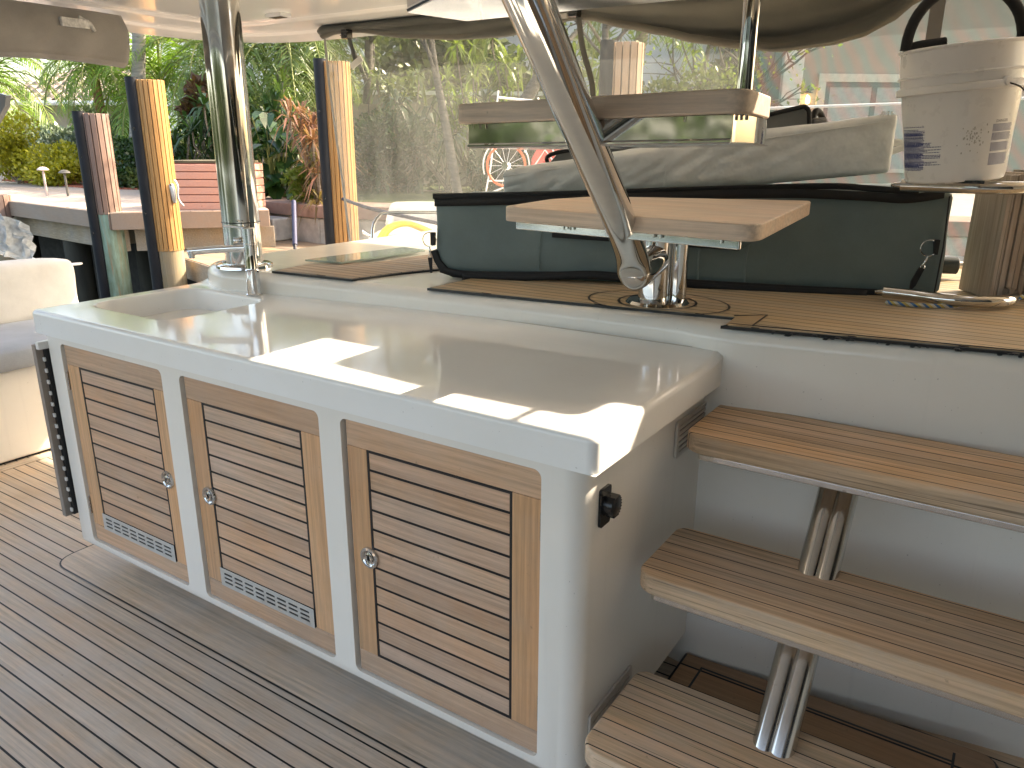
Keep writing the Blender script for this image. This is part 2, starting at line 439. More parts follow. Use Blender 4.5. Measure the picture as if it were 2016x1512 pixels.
# countertop with moulded basin and rear upstand
b = MB()
CX0, CX1, CY0, CY1, CZ, CB = -2.013, 0.0, 0.0, .685, .92, .847
def cl(ins, z):
    r = max(.004, .022 - ins)
    return [(x, y, z) for x, y in rrect(CX0 + ins, CY0 + ins, CX1 - ins, .56, [r, r, 0, 0])]
prof = [(.0, CB), (.0, CZ - .014)] + [(.014 * (1 - cos(t)), CZ - .014 + .014 * sin(t)) for t in [k * pi / 2 / 6 for k in range(1, 7)]] + [(.0165, CZ)]
loops = [cl(i, z) for i, z in prof]
for A, B_ in zip(loops[:-1], loops[1:]):
    n = len(A); # open at back edge: last segment lies on y=.56 between the two square corners
    F = []
    for i in range(n):
        j = (i + 1) % n
        if abs(A[i][1] - .56) < 1e-6 and abs(A[j][1] - .56) < 1e-6: continue
        F.append((i, j, n + j, n + i))
    b.add(list(A) + list(B_), F)
BX0, BY0, BX1, BY1 = -1.955, .135, -1.505, .545
def bl_(ins, z, r=.085): return [(x, y, z) for x, y in rrect(BX0 + ins, BY0 + ins, BX1 - ins, BY1 - ins, max(.03, r - ins * .4), 10)]
bprof = [(-.012, 0), (0, 0)] + [(.012 * sin(t), -.012 * (1 - cos(t))) for t in [k * pi / 2 / 5 for k in range(1, 6)]] + [(.016, -.06), (.022, -.115), (.032, -.137), (.05, -.150), (.08, -.155)]
bls = [bl_(i, CZ + z) for i, z in bprof]
for A, B_ in zip(bls[:-1], bls[1:]): bridge(b, A, B_)
planar_fill(b, [bls[-1]])
planar_fill(b, [loops[-1], bls[0]])
# rear upstand: flat, then a soft cove up to a rounded rim against the wall; the back line widens to the right
def rear(x): return .655 + (x - CX0) / (CX1 - CX0) * .035
cove = [(0, 0), (.25, .0005), (.5, .002), (.68, .006), (.8, .010), (.9, .0125), (.97, .013), (1, .011)]
xs = [CX0 + .0, CX0 + .001, CX0 + .014, CX0 + .03] + [CX0 + .03 + (CX1 - CX0 - .06) * k / 24 for k in range(1, 24)] + [CX1 - .03, CX1 - .014, CX1 - .001, CX1]
V = []; m = len(cove)
for x in xs:
    e = min(x - CX0, CX1 - x); dz = 0 if e >= .014 else -(.014 - math.sqrt(max(0, .014 ** 2 - (.014 - e) ** 2)))
    for t, h in cove: V.append((x, .56 + t * (rear(x) - .56), CZ + h + dz))
F = [(i * m + k, (i + 1) * m + k, (i + 1) * m + k + 1, i * m + k + 1) for i in range(len(xs) - 1) for k in range(m - 1)]
b.add(V, F)
for x, s in ((CX0, -1), (CX1, 1)):     # end faces of the rear strip
    V = [(x, .56 + t * (rear(x) - .56), CZ + h - .014) for t, h in cove] + [(x, .56 + t * (rear(x) - .56), CB) for t, h in cove]
    b.add(V, [(k, k + 1, m + k + 1, m + k) for k in range(m - 1)])
b.add([(CX0, 0, CB), (CX1, 0, CB), (CX1, .69, CB), (CX0, .655, CB)], [(0, 3, 2, 1)])
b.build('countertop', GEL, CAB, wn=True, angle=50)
b = MB(); M_ = Matrix.Translation((-1.73, .33, CZ - .154)); b.lathe([(0, .002), (.018, .002), (.022, .0035), (.036, .0035), (.04, 0)], n=32, M=M_); b.build('sink_drain', CHROME, CAB)

def grille(mb, cx, z0, z1, w, y):
    pass
for i, (a, c) in enumerate(doors):
    g = .0038; y0 = YF + .008; y1 = YF + .0228
    t = MB(); t.box((a + .0005, YF + .0232, DZ0 + .0005), (c - .0005, YF + .0246, DZ1 - .0005)); t.build('door_gap_shade', VENTD, CAB)  # dark sheet stands in for the shade around the door edges
    bm_ = MB()
    a_, c_ = a + g + (.006 if i else .004), c - g; z0, z1 = DZ0 + g, DZ1 - g
    sl_, sr_ = [( .068, .058), (.066, .072), (.062, .070)][i]
    tr_, brr = .064, .060
    pz0, pz1 = z0 + brr, z1 - tr_
    px0, px1 = a_ + sl_, c_ - sr_
    root = MB().box((px0 + .001, y0 + .0022, pz0 + .001), (px1 - .001, y1, pz1 - .001))
    D = root.build('door', SLAT, CAB, bevel=0)
    # slat lines start at the foot of the panel
    D.data.transform(Matrix.Translation((0, 0, 0)))
    for za, zc in ((z1 - tr_, z1), (z0, z0 + brr)):
        t = MB(); t.box((a_, y0, za), (c_, y1, zc)); t.build('rail', TEAKX, D, bevel=.0025)
    for xa, xb in ((a_, px0), (px1, c_)):
        t = MB(); t.box((xa, y0 + .0003, pz0 + .0004), (xb, y1, pz1 - .0004)); t.build('stile', TEAKZ, D, bevel=.0015)
    t = MB()
    w_ = .0065; yy = y0 + .0008
    for bx in (((px0, yy, pz0), (px0 + w_, yy + .004, pz1)), ((px1 - w_, yy, pz0), (px1, yy + .004, pz1)), ((px0 + w_, yy, pz1 - w_), (px1 - w_, yy + .004, pz1)), ((px0 + w_, yy, pz0), (px1 - w_, yy + .004, pz0 + w_))): t.box(*bx)
    t.build('caulk_frame', BLACK, D)
    # flush ring latch
    lx = (-1.436, -1.239, -.620)[i]; lz = .465; yl = y0
    Mx = Matrix.Translation((lx, yl, lz)) @ Matrix.Rotation(rad(90), 4, 'X')
    t = MB(); t.lathe([(.0, .001), (.0165, .001), (.018, .003), (.021, .0052), (.027, .0045), (.0285, 0)], n=40, M=Mx)
    t.build('latch_ring', STEEL, D)
    t = MB(); s_ = 1 if i == 0 else -1
    t.tube([(lx + .010 * cos(u) * .9, yl - .005, lz + .0125 * sin(u)) for u in [k * 2 * pi / 20 for k in range(20)]], .0028, 8, closed=True)
    t.box((lx + s_ * .008 - .004, yl - .007, lz - .006), (lx + s_ * .008 + .006, yl - .0015, lz + .006)); t.build('latch_pull', STEEL, D)
    t = MB(); t.lathe([(0, .0018), (.008, .0018), (.0085, .001)], n=20, M=Mx); t.build('keyhole', BLACKP, D)
    # hinges
    hx = a + .001 if i == 0 else c - .001
    for hz in (.69, .25):
        t = MB()
        t.lathe([(0, -.03)] + [q for k in range(5) for q in ((.0042, -.03 + k * .0125), (.0042, -.019 + k * .0125), (.003, -.0186 + k * .0125), (.003, -.0178 + k * .0125))] + [(0, .0322)], (hx, y0 - .001, hz), 10)
        t.build('hinge', STEEL, D)
    if i < 2:
        gx0, gx1 = px0 - .002, px1 - .0045; gz0, gz1 = pz0 - .004, pz0 + .055
        yg = y0 - .0022
        hs = []; cols = 8; cw = (gx1 - gx0 - .026) / cols
        for r in range(3):
            for k in range(cols):
                x0 = gx0 + .013 + k * cw + .004; x1 = x0 + cw - .009; zc = gz0 + .0155 + r * .0135
                hs.append([(x, yg, z) for x, z in rrect(x0, zc - .0032, x1, zc + .0032, .0031, 3)])
        t = MB(); planar_fill(t, [[(gx0, yg, gz0), (gx1, yg, gz0), (gx1, yg, gz1), (gx0, yg, gz1)]] + hs)
        for h in hs: bridge(t, h, [(x, y + .003, z) for x, y, z in h])
        G = t.build('vent_grille', STEELB, D, smooth=False)
        t = MB(); t.box((gx0 + .0005, yg + .0012, gz0 + .0005), (gx1 - .0005, yg + .0035, gz1 - .0005)); t.build('grille_backing', BLACK, G)
# moulded louvre vents on the right end
for (ya, yb, za, zb) in ((.49, .705, .703, .795), (.088, .30, .150, .238)):
    t = MB(); x = X1 + .001
    fr = rrect(ya, za, yb, zb, .006, 3); inn = rrect(ya + .012, za + .012, yb - .012, zb - .010, .008, 3)
    planar_fill(t, [[(x + .006, y, z) for y, z in fr], [(x + .006, y, z) for y, z in inn]])
    bridge(t, [(x, y, z) for y, z in fr], [(x + .006, y, z) for y, z in fr])
    bridge(t, [(x + .006, y, z) for y, z in inn], [(x + .001, y, z) for y, z in inn])
    for k in range(5):
        zz = za + .014 + k * (zb - za - .024) / 4.9
        t.box((x + .0018, ya + .0115, zz), (x + .0052, yb - .0115, zz + .0085))
    v = t.build('louvre_vent', VENTM, CAB, smooth=False)
    t = MB(); t.box((x, ya + .012, za + .012), (x + .0015, yb - .012, zb - .01)); t.build('vent_shade_plate', VENTD, v)  # dark plate painted in for the shade between the louvres
# 12 V socket with a flip cover
SK = MB(); x = X1
SK.prism(rrect(.098, .688, .142, .772, .006, 4), 0, .006, M=Matrix(((0, 0, 1, x), (1, 0, 0, 0), (0, 1, 0, 0), (0, 0, 0, 1))))
sk = SK.build('power_socket', BLACKP, CAB)
t = MB(); Mc = Matrix.Translation((x + .006, .128, .731)) @ Matrix.Rotation(rad(90), 4, 'Y')
t.lathe([(0, .022), (.018, .021), (.022, .018), (.023, .0)], n=28, M=Mc)
for k in range(9): t.box((x + .008, .118, .731 + .024 * sin(rad(-60 + k * 15)) - .0015), (x + .026, .128 + .024 * cos(rad(-60 + k * 15)), .731 + .024 * sin(rad(-60 + k * 15)) + .0015))
t.build('socket_cover', BLACKP, sk)

# folded slatted end flap on the left of the cabinet
FL = thing('slatted_end_flap', (-2.05, .25, .19), 'narrow weathered slatted teak flap folded down against the left end of the cabinet', 'flap')
b = MB(); b.box((-2.048, .002, .19), (-2.026, .50, .80)); b.build('board', BOARDT, FL, bevel=.002)
b = MB(); b.box((-2.0255, .024, .195), (-2.012, .50, .785)); b.build('backing', BLACK, FL)
b = MB()
for k in range(15): b.box((-2.0255, .018, .205 + k * .0385), (-2.013, .0242, .219 + k * .0385))
b.box((-2.0255, .004, .787), (-2.006, .49, .812)); b.build('slats', plain('white_slat', (.7, .68, .65), rough=.3), FL, bevel=.002)

# tap
TP = thing('tap', (-1.645, .565, .922), 'chrome single lever swivel tap standing behind the sink', 'tap')
tx, ty = -1.628, .562
b = MB()
b.lathe([(.0, 0), (.026, 0), (.0265, .003), (.0245, .006), (.0235, .085), (.0215, .088), (.0205, .092), (.0205, .172), (.0215, .173)], (tx, ty, .922), 40)
b.lathe([(.0215, .173), (.0215, .175), (.0205, .176), (.0205, .204), (.018, .207), (0, .207)], (tx, ty, .922), 40)
b.build('body', CHROME, TP, angle=30)
# spout: flat bar to the left front, slightly drooping tip
sd = Vector((-.142, -.127, 0)).normalized(); S = Vector((tx, ty, .922 + .160))
pts = [S + sd * d for d in (.0, .05, .12, .19, .205)]
for q, dz in zip(pts, (0, 0, -.003, -.008, -.009)): q.z += dz
b = MB(); b.tube(pts, [.013, .0125, .0125, .0125, .0125], 16, flat=.62, side=(0, 0, 1)); b.tube([pts[-1] + Vector((0, 0, .003)) - sd * .012, pts[-1] + Vector((0, 0, -.022)) - sd * .012], .0105, 16)
b.build('spout', CHROME, TP)
b = MB(); h0 = Vector((tx, ty, .922 + .205)); b.lathe([(0, .0), (.0215, 0), (.0215, .022), (.018, .026), (0, .026)], h0, 32)
hd = Vector((-.83, -.45, .08)).normalized(); b.tube([h0 + Vector((0, 0, .022)), h0 + Vector((0, 0, .022)) + hd * .085], .0036, 10)
b.build('lever', CHROME, TP)

# ------------------------------------------------------------------ upper side deck moulding
ZD = 1.0
def front_y(x):
    P = [(-1.86, .70), (-1.58, .604), (-1.23, .636), (-.94, .655), (-.5, .688), (-.14, .70), (0, .672), (.3, .72), (.62, .778), (1.5, .90), (3.0, 1.05)]
    for (a, ya), (c, yc) in zip(P[:-1], P[1:]):
        if a <= x <= c: return ya + (yc - ya) * (x - a) / (c - a)
    return P[-1][1]
b = MB()
px = [-1.58 + k * .08 for k in range(58)]
frontline = [(x, front_y(x)) for x in px]
cornr = bez([(-2.06, 1.05, 0), (-2.055, .80, 0), (-2.0, .65, 0), (-1.85, .575, 0), (-1.72, .588, 0), (-1.58, .604, 0)], 6)[:-1]
outl = [(q.x, q.y) for q in cornr] + frontline + [(3.0, 2.33), (-2.06, 2.33)]
ins = [(0, 0.0), (0, ZD - .045), (.004, ZD - .03), (.012, ZD - .018), (.024, ZD - .010), (.040, ZD - .007)]
lps = []
for d, z in ins:
    q = offset_poly(outl, d) if d else outl
    lps.append([(x, y, z) for x, y in q])
for A, B_ in zip(lps[:-1], lps[1:]): bridge(b, A, B_)
planar_fill(b, [lps[-1]])
# the deck's step below the ledge: drop in front of the white hull side
tag(b.build('side_deck', GELW, wn=True, angle=60), kind='structure')
def panel(name, pts, mat, z=ZD, border=.009, r=.0):
    o_ = MB(); P2 = round_poly(pts, r) if r else pts
    o_.prism(P2, z - .008, z - .001); o = o_.build(name + '_caulk', BLACK); tag(o, kind='structure')
    o_ = MB(); o_.prism(offset_poly(P2, border), z - .002, z + .0005); o = o_.build(name, mat); tag(o, kind='structure')
TPX = [(-.939, .668), (-.348, .735), (.028, .792), (-.012, .676), (.3, .735), (.619, .792), (1.5, .915), (3.0, 1.065), (3.0, 2.28), (-.62, 2.28), (-.94, .94)]
DK2 = teak('upper_teak_slope', (.58, .44, .27), 0, 1, .0405, .7, .0036, grey=.22, rough=.5, plankvar=.06, grain=.6)
panel('side_deck_teak', TPX, DK2, r=[0] * 11)
panel('hatch_teak', [(-1.60, .622), (-1.245, .654), (-1.20, .84), (-1.145, .99), (-.98, 1.3), (-1.0, 2.2), (-1.43, 2.2), (-1.415, 1.30), (-1.455, .97), (-1.62, .80)], HATCHT)
# margin boards with the mitred corner
b = MB(); b.prism([(-.012, .800), (-.003, .690), (.052, .700), (.058, .728), (.052, .850), (-.006, .830)][:2] + [(.055, .706), (.050, .856)], ZD + .001, ZD + .0018)
tag(b.build('margin_board', teak('margin_board_teak', (.60, .43, .25), 0, grey=.2, rough=.5, grain=.6)), kind='structure')
b = MB()
for A, B_ in (((-.020, .803), (.050, .858)), ((.050, .858), (.055, .716)), ((-.002, .704), (.9, .850))):
    A = Vector(A); B_ = Vector(B_); d = (B_ - A).normalized(); n = Vector((-d.y, d.x)) * .0018
    b.prism([tuple(A - n), tuple(B_ - n), tuple(B_ + n), tuple(A + n)], ZD + .001, ZD + .0026)
tag(b.build('margin_caulk', BLACK, smooth=False), kind='structure')

SEAL = plain('sealant', (.42, .34, .26), rough=.6, var=.3, nscale=30)
b = MB(); b.tube([(x, rear(x) + .001, CZ + .0105) for x in [CX0 + .02 + k * (CX1 - CX0 - .04) / 40 for k in range(41)]], .0022, 6); tag(b.build('counter_sealant', SEAL), kind='structure')
b = MB(); b.tube([(CX1 + .0005, .688, CZ + .008), (CX1 + .0005, .688, CB)], .0022, 6); tag(b.build('end_sealant', plain('dark_sealant', (.12, .09, .07), rough=.7)), kind='structure')
random.seed(12); b = MB()
for k in range(60):
    x = random.uniform(.10, 1.5); y = front_y(x); r = random.uniform(.001, .0035); z = ZD - random.uniform(.002, .010)
    P = [(x + r * random.uniform(.7, 1.6) * 1.8 * cos(q * pi / 3), y + .001 - .0, z + r * .5 * sin(q * pi / 3)) for q in range(6)]
    yy = front_y(x) + (ZD - z < .018) * .0
    P = [(px_, front_y(px_) + .004 - (.0), pz_) for px_, _, pz_ in P]
    b.add(P + [(p[0], p[1] + .02, p[2]) for p in P], [tuple(range(6)), tuple(range(11, 5, -1))] + [(i, 6 + i, 6 + (i + 1) % 6, (i + 1) % 6) for i in range(6)])
tag(b.build('caulk_smears', BLACK, smooth=False), kind='structure')

# cabin front and port side bulwark: the sides of the cockpit behind and beside the camera
CB_ = thing('cabin_bulkhead', (2.0, -.8, 0), 'white cabin bulkhead with a dark tinted window band forward of the steps', 'bulkhead')
b = MB(); b.box((1.95, .75, 0), (2.1, 1.5, 2.05)); b.box((1.95, -3.0, 1.90), (2.1, .75, 2.05)); b.box((1.95, -3.0, 0), (2.1, -2.75, 1.90)); b.box((1.95, -2.75, 0), (2.1, .75, .95)); b.build('frame', GELW, CB_)
b = MB(); b.box((2.0, -2.75, .95), (2.03, .75, 1.90)); b.build('glass', plain('tinted_glass', (.02, .02, .02), rough=.03, var=.1, spec=.6), CB_)
for y in (-2.75, -1.6, -.45, .72): t = MB(); t.box((1.975, y, .952), (1.999, y + .06, 1.898)); t.build('mullion', plain('dark_anodised', (.05, .05, .05), rough=.4), CB_)
PB_ = thing('port_bulwark', (-1, -2.9, 0), 'white bulwark with a dark wooden cap closing the far side of the cockpit', 'bulwark')
b = MB(); b.box((-3.95, -3.0, 0), (1.95, -2.85, .50)); b.build('wall', GELW, PB_)
b = MB(); b.box((-3.98, -3.03, .502), (1.95, -2.80, .535)); b.build('cap', TEAKX, PB_, bevel=.006)
CN = thing('port_shade_canvas', (1.5, -2.25, 1.0), 'unseen taupe canvas side curtain added to block light on the far side of the cockpit', 'curtain')  # unseen canvas added to block light from the port side
def fp(u, v):
    x = 1.25 + u * .65; return (x, -2.25 + .02 * sin(x * 9) + .01 * sin(x * 23 + v * 3), 2.04 - v * 1.03)

# ------------------------------------------------------------------ lower boarding steps
def tread_pts(x0, x1, y0, y1, r0=.045, r1=.03): return rrect(x0, y0, x1, y1, [r0, r0, r1, r1], 6)
BS = thing('boarding_steps', (.45, .35, 0), 'flight of three weathered teak treads on a polished steel spine beside the cabinet', 'steps')
for (y0, y1, zt, hi) in ((.43, .705, .797, 0), (.20, .458, .552, 0), (-.035, .262, .272, 0)):
    y1b = y1
    t = MB(); t.prism([(x, y) for x, y in tread_pts(.0, 1.8, y0, y1)], zt - .044, zt)
    T = t.build('tread', STEPT, BS, bevel=.007, seg=4)
    t = MB(); t.prism(rrect(.035, y0 + .010, 1.76, y1 - .04, .01, 3), zt - .060, zt - .0455); t.build('tread_bracket', STEELS, T, bevel=.002)
SPM = steel_mat('spine_steel', (.62, .60, .57), .12, .25)
for dx in (.0, .032):
    b = MB(); b.tube([(.312 + dx, .60, .76), (.312 + dx, .40, .52), (.312 + dx, .10, .16), (.312 + dx, -.02, .0)], .026, 28); b.build('spine_tube', SPM, BS)
# low teak platform behind the steps
pf = round_poly([(-.032, .30), (.76, .30), (.735, .708), (-.032, .676)], [.0, .04, .05, 0])
b = MB(); b.prism(pf, 0.003, .045); tag(b.build('step_platform_base', BLACK, bevel=.004), kind='structure')
b = MB(); b.prism(offset_poly(pf, .010), .045, .050); tag(b.build('step_platform', STEPLOW), kind='structure')
b = MB(); b.box((.64, .30, .0502), (.646, .66, .0508)); b.box((.03, .30, .0502), (.036, .63, .0508)); b.box((.03, .6235, .0502), (.646, .630, .0508))
tag(b.build('step_platform_caulk', BLACK, smooth=False), kind='structure')

# ------------------------------------------------------------------ flybridge ladder
LD = thing('flybridge_ladder', (-.27, .86, ZD), 'flybridge ladder of teak treads on a slanting polished oval steel stringer and short post', 'ladder')
b = MB(); b.tube([(-.272, .858, ZD), (-.272, .858, 1.205)], .042, 40); b.tube([(-.222, .905, ZD), (-.222, .905, 1.205)], .028, 28)
b.lathe([(.0, .012), (.05, .012), (.082, .008), (.09, .0)], (-.262, .866, ZD), 40); b.lathe([(.043, -.012), (.044, -.012), (.044, 0.001), (.043, .001)], (-.272, .858, 1.205), 32)
b.build('post', STEEL, LD, angle=30)
ring = [(-.262 + .105 * cos(k * pi / 20), .866 + .105 * sin(k * pi / 20), ZD + .0014) for k in range(40)]
ring2 = [(-.262 + .112 * cos(k * pi / 20), .866 + .112 * sin(k * pi / 20), ZD + .0014) for k in range(40)]
b = MB(); bridge(b, ring2, ring); ring = [(-.262 + .20 * cos(k * pi / 20), .866 + .15 * sin(k * pi / 20), ZD + .0014) for k in range(40)]; ring2 = [(-.262 + .206 * cos(k * pi / 20), .866 + .156 * sin(k * pi / 20), ZD + .0014) for k in range(40)]
bridge(b, ring2, ring); b.build('base_ring', BLACK, LD, smooth=False)
# stringer: oval tube that hooks back into the post at its foot
sp = [(-.248, .668, 1.114), (-.2355, .615, 1.170), (-.178, .40, 1.287), (-.0965, .09, 1.447), (-.015, -.22, 1.607), (.050, -.468, 1.735), (.115, -.716, 1.863)]
path = bez(sp, 8); dd0 = (path[1] - path[0]).normalized()
capn = [(path[0] - dd0 * .0445 * cos(t), .0445 * sin(t)) for t in [rad(q) for q in (6, 20, 35, 50, 65, 80)]]
b = MB(); b.tube([p for p, _ in capn] + path, [r for _, r in capn] + [.0445 - .0115 * min(1, k / 34) for k in range(len(path))], 36, flat=.86, side=(1, 0, 0)); b.build('stringer', STEEL, LD, angle=60)
q0 = Vector((-.245, .672, 1.108)); q1 = Vector((-.266, .83, 1.122)); dq = (q1 - q0).normalized()
capn = [(q0 - dq * .043 * cos(t), .043 * sin(t)) for t in [rad(q) for q in (8, 22, 38, 54, 70)]]
b = MB(); b.tube([p for p, _ in capn] + [q0.lerp(q1, k / 8) for k in range(9)], [r for _, r in capn] + [.043] * 9, 32); b.build('elbow', STEEL, LD, angle=60)
def plane_z(z0, a, c, x0, y0): return lambda x, y: z0 + a * (x - x0) + c * (y - y0)
def lad_tread(pts, zf, th, rad_, brk, bh, name='tread', plate=None):
    P = round_poly(pts, rad_, 6)
    t = MB(); t.prism(P, lambda x, y: zf(x, y) - th, zf)
    T = t.build(name, LADT, LD, bevel=.004, seg=3)
    if brk:
        t = MB(); t.prism(round_poly(brk, .008, 3), lambda x, y: zf(x, y) - th - bh, lambda x, y: zf(x, y) - th - .0015)
        B = t.build('tread_bracket', STEELS if name == 'treadx' else STEEL, T, bevel=.003)
        x0 = min(p[0] for p in brk); x1 = max(p[0] for p in brk); y0 = min(p[1] for p in brk)
        for fx in (.26, .29, .66, .69, .93):
            xx = x0 + (x1 - x0) * fx; zz = zf(xx, y0) - th; t = MB()
            t.tube([(xx, y0 - .003, zz), (xx, y0 - .003, zz - .009)], .0028, 8); t.build('bolt', STEELS, B)
    return T
# lowest tread
z1 = plane_z(1.28, -.014, .03, -.5, .466)
lad_tread([(-.508, .450), (.125, .440), (.098, 1.00), (-.43, .80), (-.50, .66)], z1, .036, [.02, .05, .02, .02, .03], [(-.485, .468), (.086, .458), (.06, .90), (-.42, .72), (-.485, .62)], .020)
z2 = plane_z(1.50, .018, -.025, -.388, .11)
lad_tread([(-.392, .108), (.190, .088), (.176, .262), (.14, .33), (-.36, .36)], z2, .037, [.02, .045, .01, .02, .02], None, 0)
zb2 = lambda x, y: z2(x, y) - .037
for xa, xb in ((-.365, -.118), (-.078, .165)):
    t = MB()
    ya = .118 if xa < -.2 else .108
    t.prism([(xa, ya), (xb, ya - .006), (xb, ya - .003), (xa, ya + .003)], lambda x, y: zb2(x, y) - .038, lambda x, y: zb2(x, y) - .001)
    t.tube([(xa, ya, zb2(xa, ya) - .041), (xb, ya - .006, zb2(xb, ya) - .041)], .0045, 10)
    t.prism([(xa, ya), (xb, ya - .006), (xb, ya + .2), (xa, ya + .2)], lambda x, y: zb2(x, y) - .044, lambda x, y: zb2(x, y) - .042)
    if xa > -.2: t.prism([(xb - .002, ya - .004), (xb + .012, ya + .04), (xb + .012, ya + .13), (xb - .002, ya + .19)], lambda x, y: zb2(x, y) - .042, lambda x, y: zb2(x, y) - .001)
    else: t.prism([(xa, ya), (xa + .003, ya), (xa + .003, ya + .2), (xa, ya + .2)], lambda x, y: zb2(x, y) - .042, lambda x, y: zb2(x, y) - .001)
    t.build('tread_bracket', STEEL, LD, smooth=True, angle=30)
for x in (-.345, -.33, .085, .17, .178, .186):
    t = MB(); t.tube([(x, .105, zb2(x, .1) - .001), (x, .105, zb2(x, .1) - .010)], .003, 8); t.build('tread_bolt', STEELS, LD)
# third tread: its polished tray shows overhead
t = MB(); t.prism([(-.364, -.055), (-.02, -.27), (.36, -.27), (.36, .076), (-.335, .076)], 1.640, 1.642)
t.prism([(-.364, -.055), (-.02, -.27), (-.018, -.267), (-.362, -.052)], 1.642, 1.70); t.prism([(-.335, .073), (.36, .073), (.36, .076), (-.335, .076)], 1.642, 1.70)
t.tube([(-.362, -.052, 1.645), (-.02, -.268, 1.645)], .005, 8); t.build('upper_tread_tray', STEEL, LD, angle=30)
t = MB(); t.prism([(-.40, -.07), (-.03, -.33), (.42, -.33), (.42, .08), (-.36, .09)], 1.702, 1.738); t.build('tread', LADT, LD, bevel=.004)
# handrail post standing on the second tread
HR = MB(); HR.tube([(.148, .20, 1.503), (.148, .20, 2.06)], .0135, 24); HR.build('handrail', STEEL, LD)

# ------------------------------------------------------------------ main pillar
PL = thing('roof_pillar', (-1.79, .66, ZD - .007), 'thick mirror polished steel pillar carrying the roof, behind the tap', 'pillar')
b = MB(); b.tube([(-1.79, .66, ZD - .007), (-1.79, .66, 2.09)], .065, 56); b.build('tube', STEEL, PL)
b = MB(); b.lathe([(.065, .016), (.088, .014), (.098, .009), (.10, 0)], (-1.79, .66, ZD - .0065), 48)
for a in (20, 110, 200, 290): b.lathe([(0, .0185), (.006, .0175), (.008, .014)], (-1.79 + .083 * cos(rad(a)), .66 + .083 * sin(rad(a)), ZD - .0065), 12)
b.build('base_flange', STEEL, PL)
b = MB(); b.tube([(-1.79 + .0663 * cos(k * pi / 24), .66 + .0663 * sin(k * pi / 24), 1.155) for k in range(48)], .0016, 6, closed=True); b.build('band', BLACKP, PL)

# ------------------------------------------------------------------ hard roof with openings added to cast the sun patches
hz = 2.05
out = round_poly([(-3.86, -2.3), (2.6, -2.3), (2.6, 2.46), (-3.86, 2.46)], [.3, .3, .3, .75], 12)
OFF = 1.152   # from counter height to roof underside
def up_(x, y): return (x + .67 * OFF, y + OFF)
sun_slot = [up_(*q) for q in round_poly([(-.955, -.06), (.06, -.06), (.06, .218), (-.072, .205), (-.085, .082), (-.43, .066), (-.768, .086), (-.775, .262), (-.965, .262)], [0, 0, 0, .02, .055, 0, .03, .0, 0], 6)]  # made-up opening, outlined so the sun patches fall on the counter
sun_slot2 = [up_(-.225, -.42), up_(-.165, -.42), up_(-.165, -.27), up_(-.225, -.27)]  # extra hole added to let sun onto the second tread's end
b = MB()
pr = [(0, hz + .16), (-.004, hz + .02), (.006, hz - .022), (.03, hz - .034), (.20, hz - .02), (.215, hz - .012), (.225, hz - .004), (.42, hz + .006), (.44, hz + .012), (.455, hz + .022)]
lps = [[(x, y, z) for x, y in offset_poly(out, d)] for d, z in pr]
for A, B_ in zip(lps[:-1], lps[1:]): bridge(b, B_, A)
hole = [(x, y, hz + .022) for x, y in sun_slot]
hole2 = [(x, y, hz + .022) for x, y in sun_slot2]
planar_fill(b, [lps[-1], hole, hole2])
htop = [(x + .67 * .138, y + .138, hz + .16) for x, y, _ in hole]
bridge(b, hole, htop)
htop2 = [(x + .67 * .138, y + .138, hz + .16) for x, y, _ in hole2]; bridge(b, hole2, htop2)
planar_fill(b, [lps[0], htop, htop2])
RF = b.build('hard_roof', ROOFM, wn=True, angle=50)
tag(RF, 'white glossy hard roof over the cockpit with moulded underside', 'roof')
b = MB(); b.box((-2.95, 1.83, hz + .004), (-2.83, 1.90, hz + .0235)); v_ = b.build('ceiling_vent', ROOFM, RF, bevel=.002)
b = MB(); b.box((-2.935, 1.842, hz + .002), (-2.845, 1.888, hz + .0045)); b.build('vent_slot', BLACKP, v_)
b = MB(); hb0 = up_(-.178, -.08); hb1 = up_(-.166, .28)
b.prism([(hb0[0] - .006, hb0[1]), (hb0[0] + .006, hb0[1]), (hb1[0] + .006, hb1[1]), (hb1[0] - .006, hb1[1])], hz + .024, hz + .04); b.build('shadow_bar', STEEL, RF)  # unseen bar added to cast a thin shadow across the sun patch
b = MB()
for x in (-2.4, -1.9): b.lathe([(0, -.006), (.03, -.006), (.035, 0)], (x, 1.2, hz + .022), 24)
b.build('downlight', STEEL, RF)

# rolled canvas flap on the aft roof edge (left of picture)
def sheet(name, mat, us, fn, parent=None, thick=.004, **tg):
    """us: list of rows; fn(u, v)->point, grid"""
    nu, nv = us; V = [fn(i / nu, j / nv) for i in range(nu + 1) for j in range(nv + 1)]
    F = [(i * (nv + 1) + j, (i + 1) * (nv + 1) + j, (i + 1) * (nv + 1) + j + 1, i * (nv + 1) + j + 1) for i in range(nu) for j in range(nv)]
    mb = MB(); mb.add(V, F); o = mb.build(name, mat, parent, **tg)
    if thick: s = o.modifiers.new('thick', 'SOLIDIFY'); s.thickness = thick; s.offset = 0
    return o
BEIGE = fabric('beige_canvas', (.30, .275, .245), wr=.5, weave=500, wscale=9)
sheet('canvas', BEIGE, (80, 12), fp, CN, .006)
FLP = thing('rolled_canvas_flap', (-3.35, .9, 1.79), 'taupe canvas flap hanging under the left edge of the roof', 'canvas flap')
def ff(u, v):
    y = -1.4 + u * 2.66
    z = 2.02 - v * (.232 + .012 * sin(y * 5)) 
    bulge = .035 * sin(pi * min(1, v * 1.15)) + .016 * noise.noise(Vector((y * 5, v * 2.5, 1))) + .006 * sin(y * 30 + v * 3) * v
    if v > .93: bulge -= (v - .93) * .5
    return (-3.33 + bulge, y, z)
sheet('canvas', BEIGE, (140, 24), ff, FLP, .012)
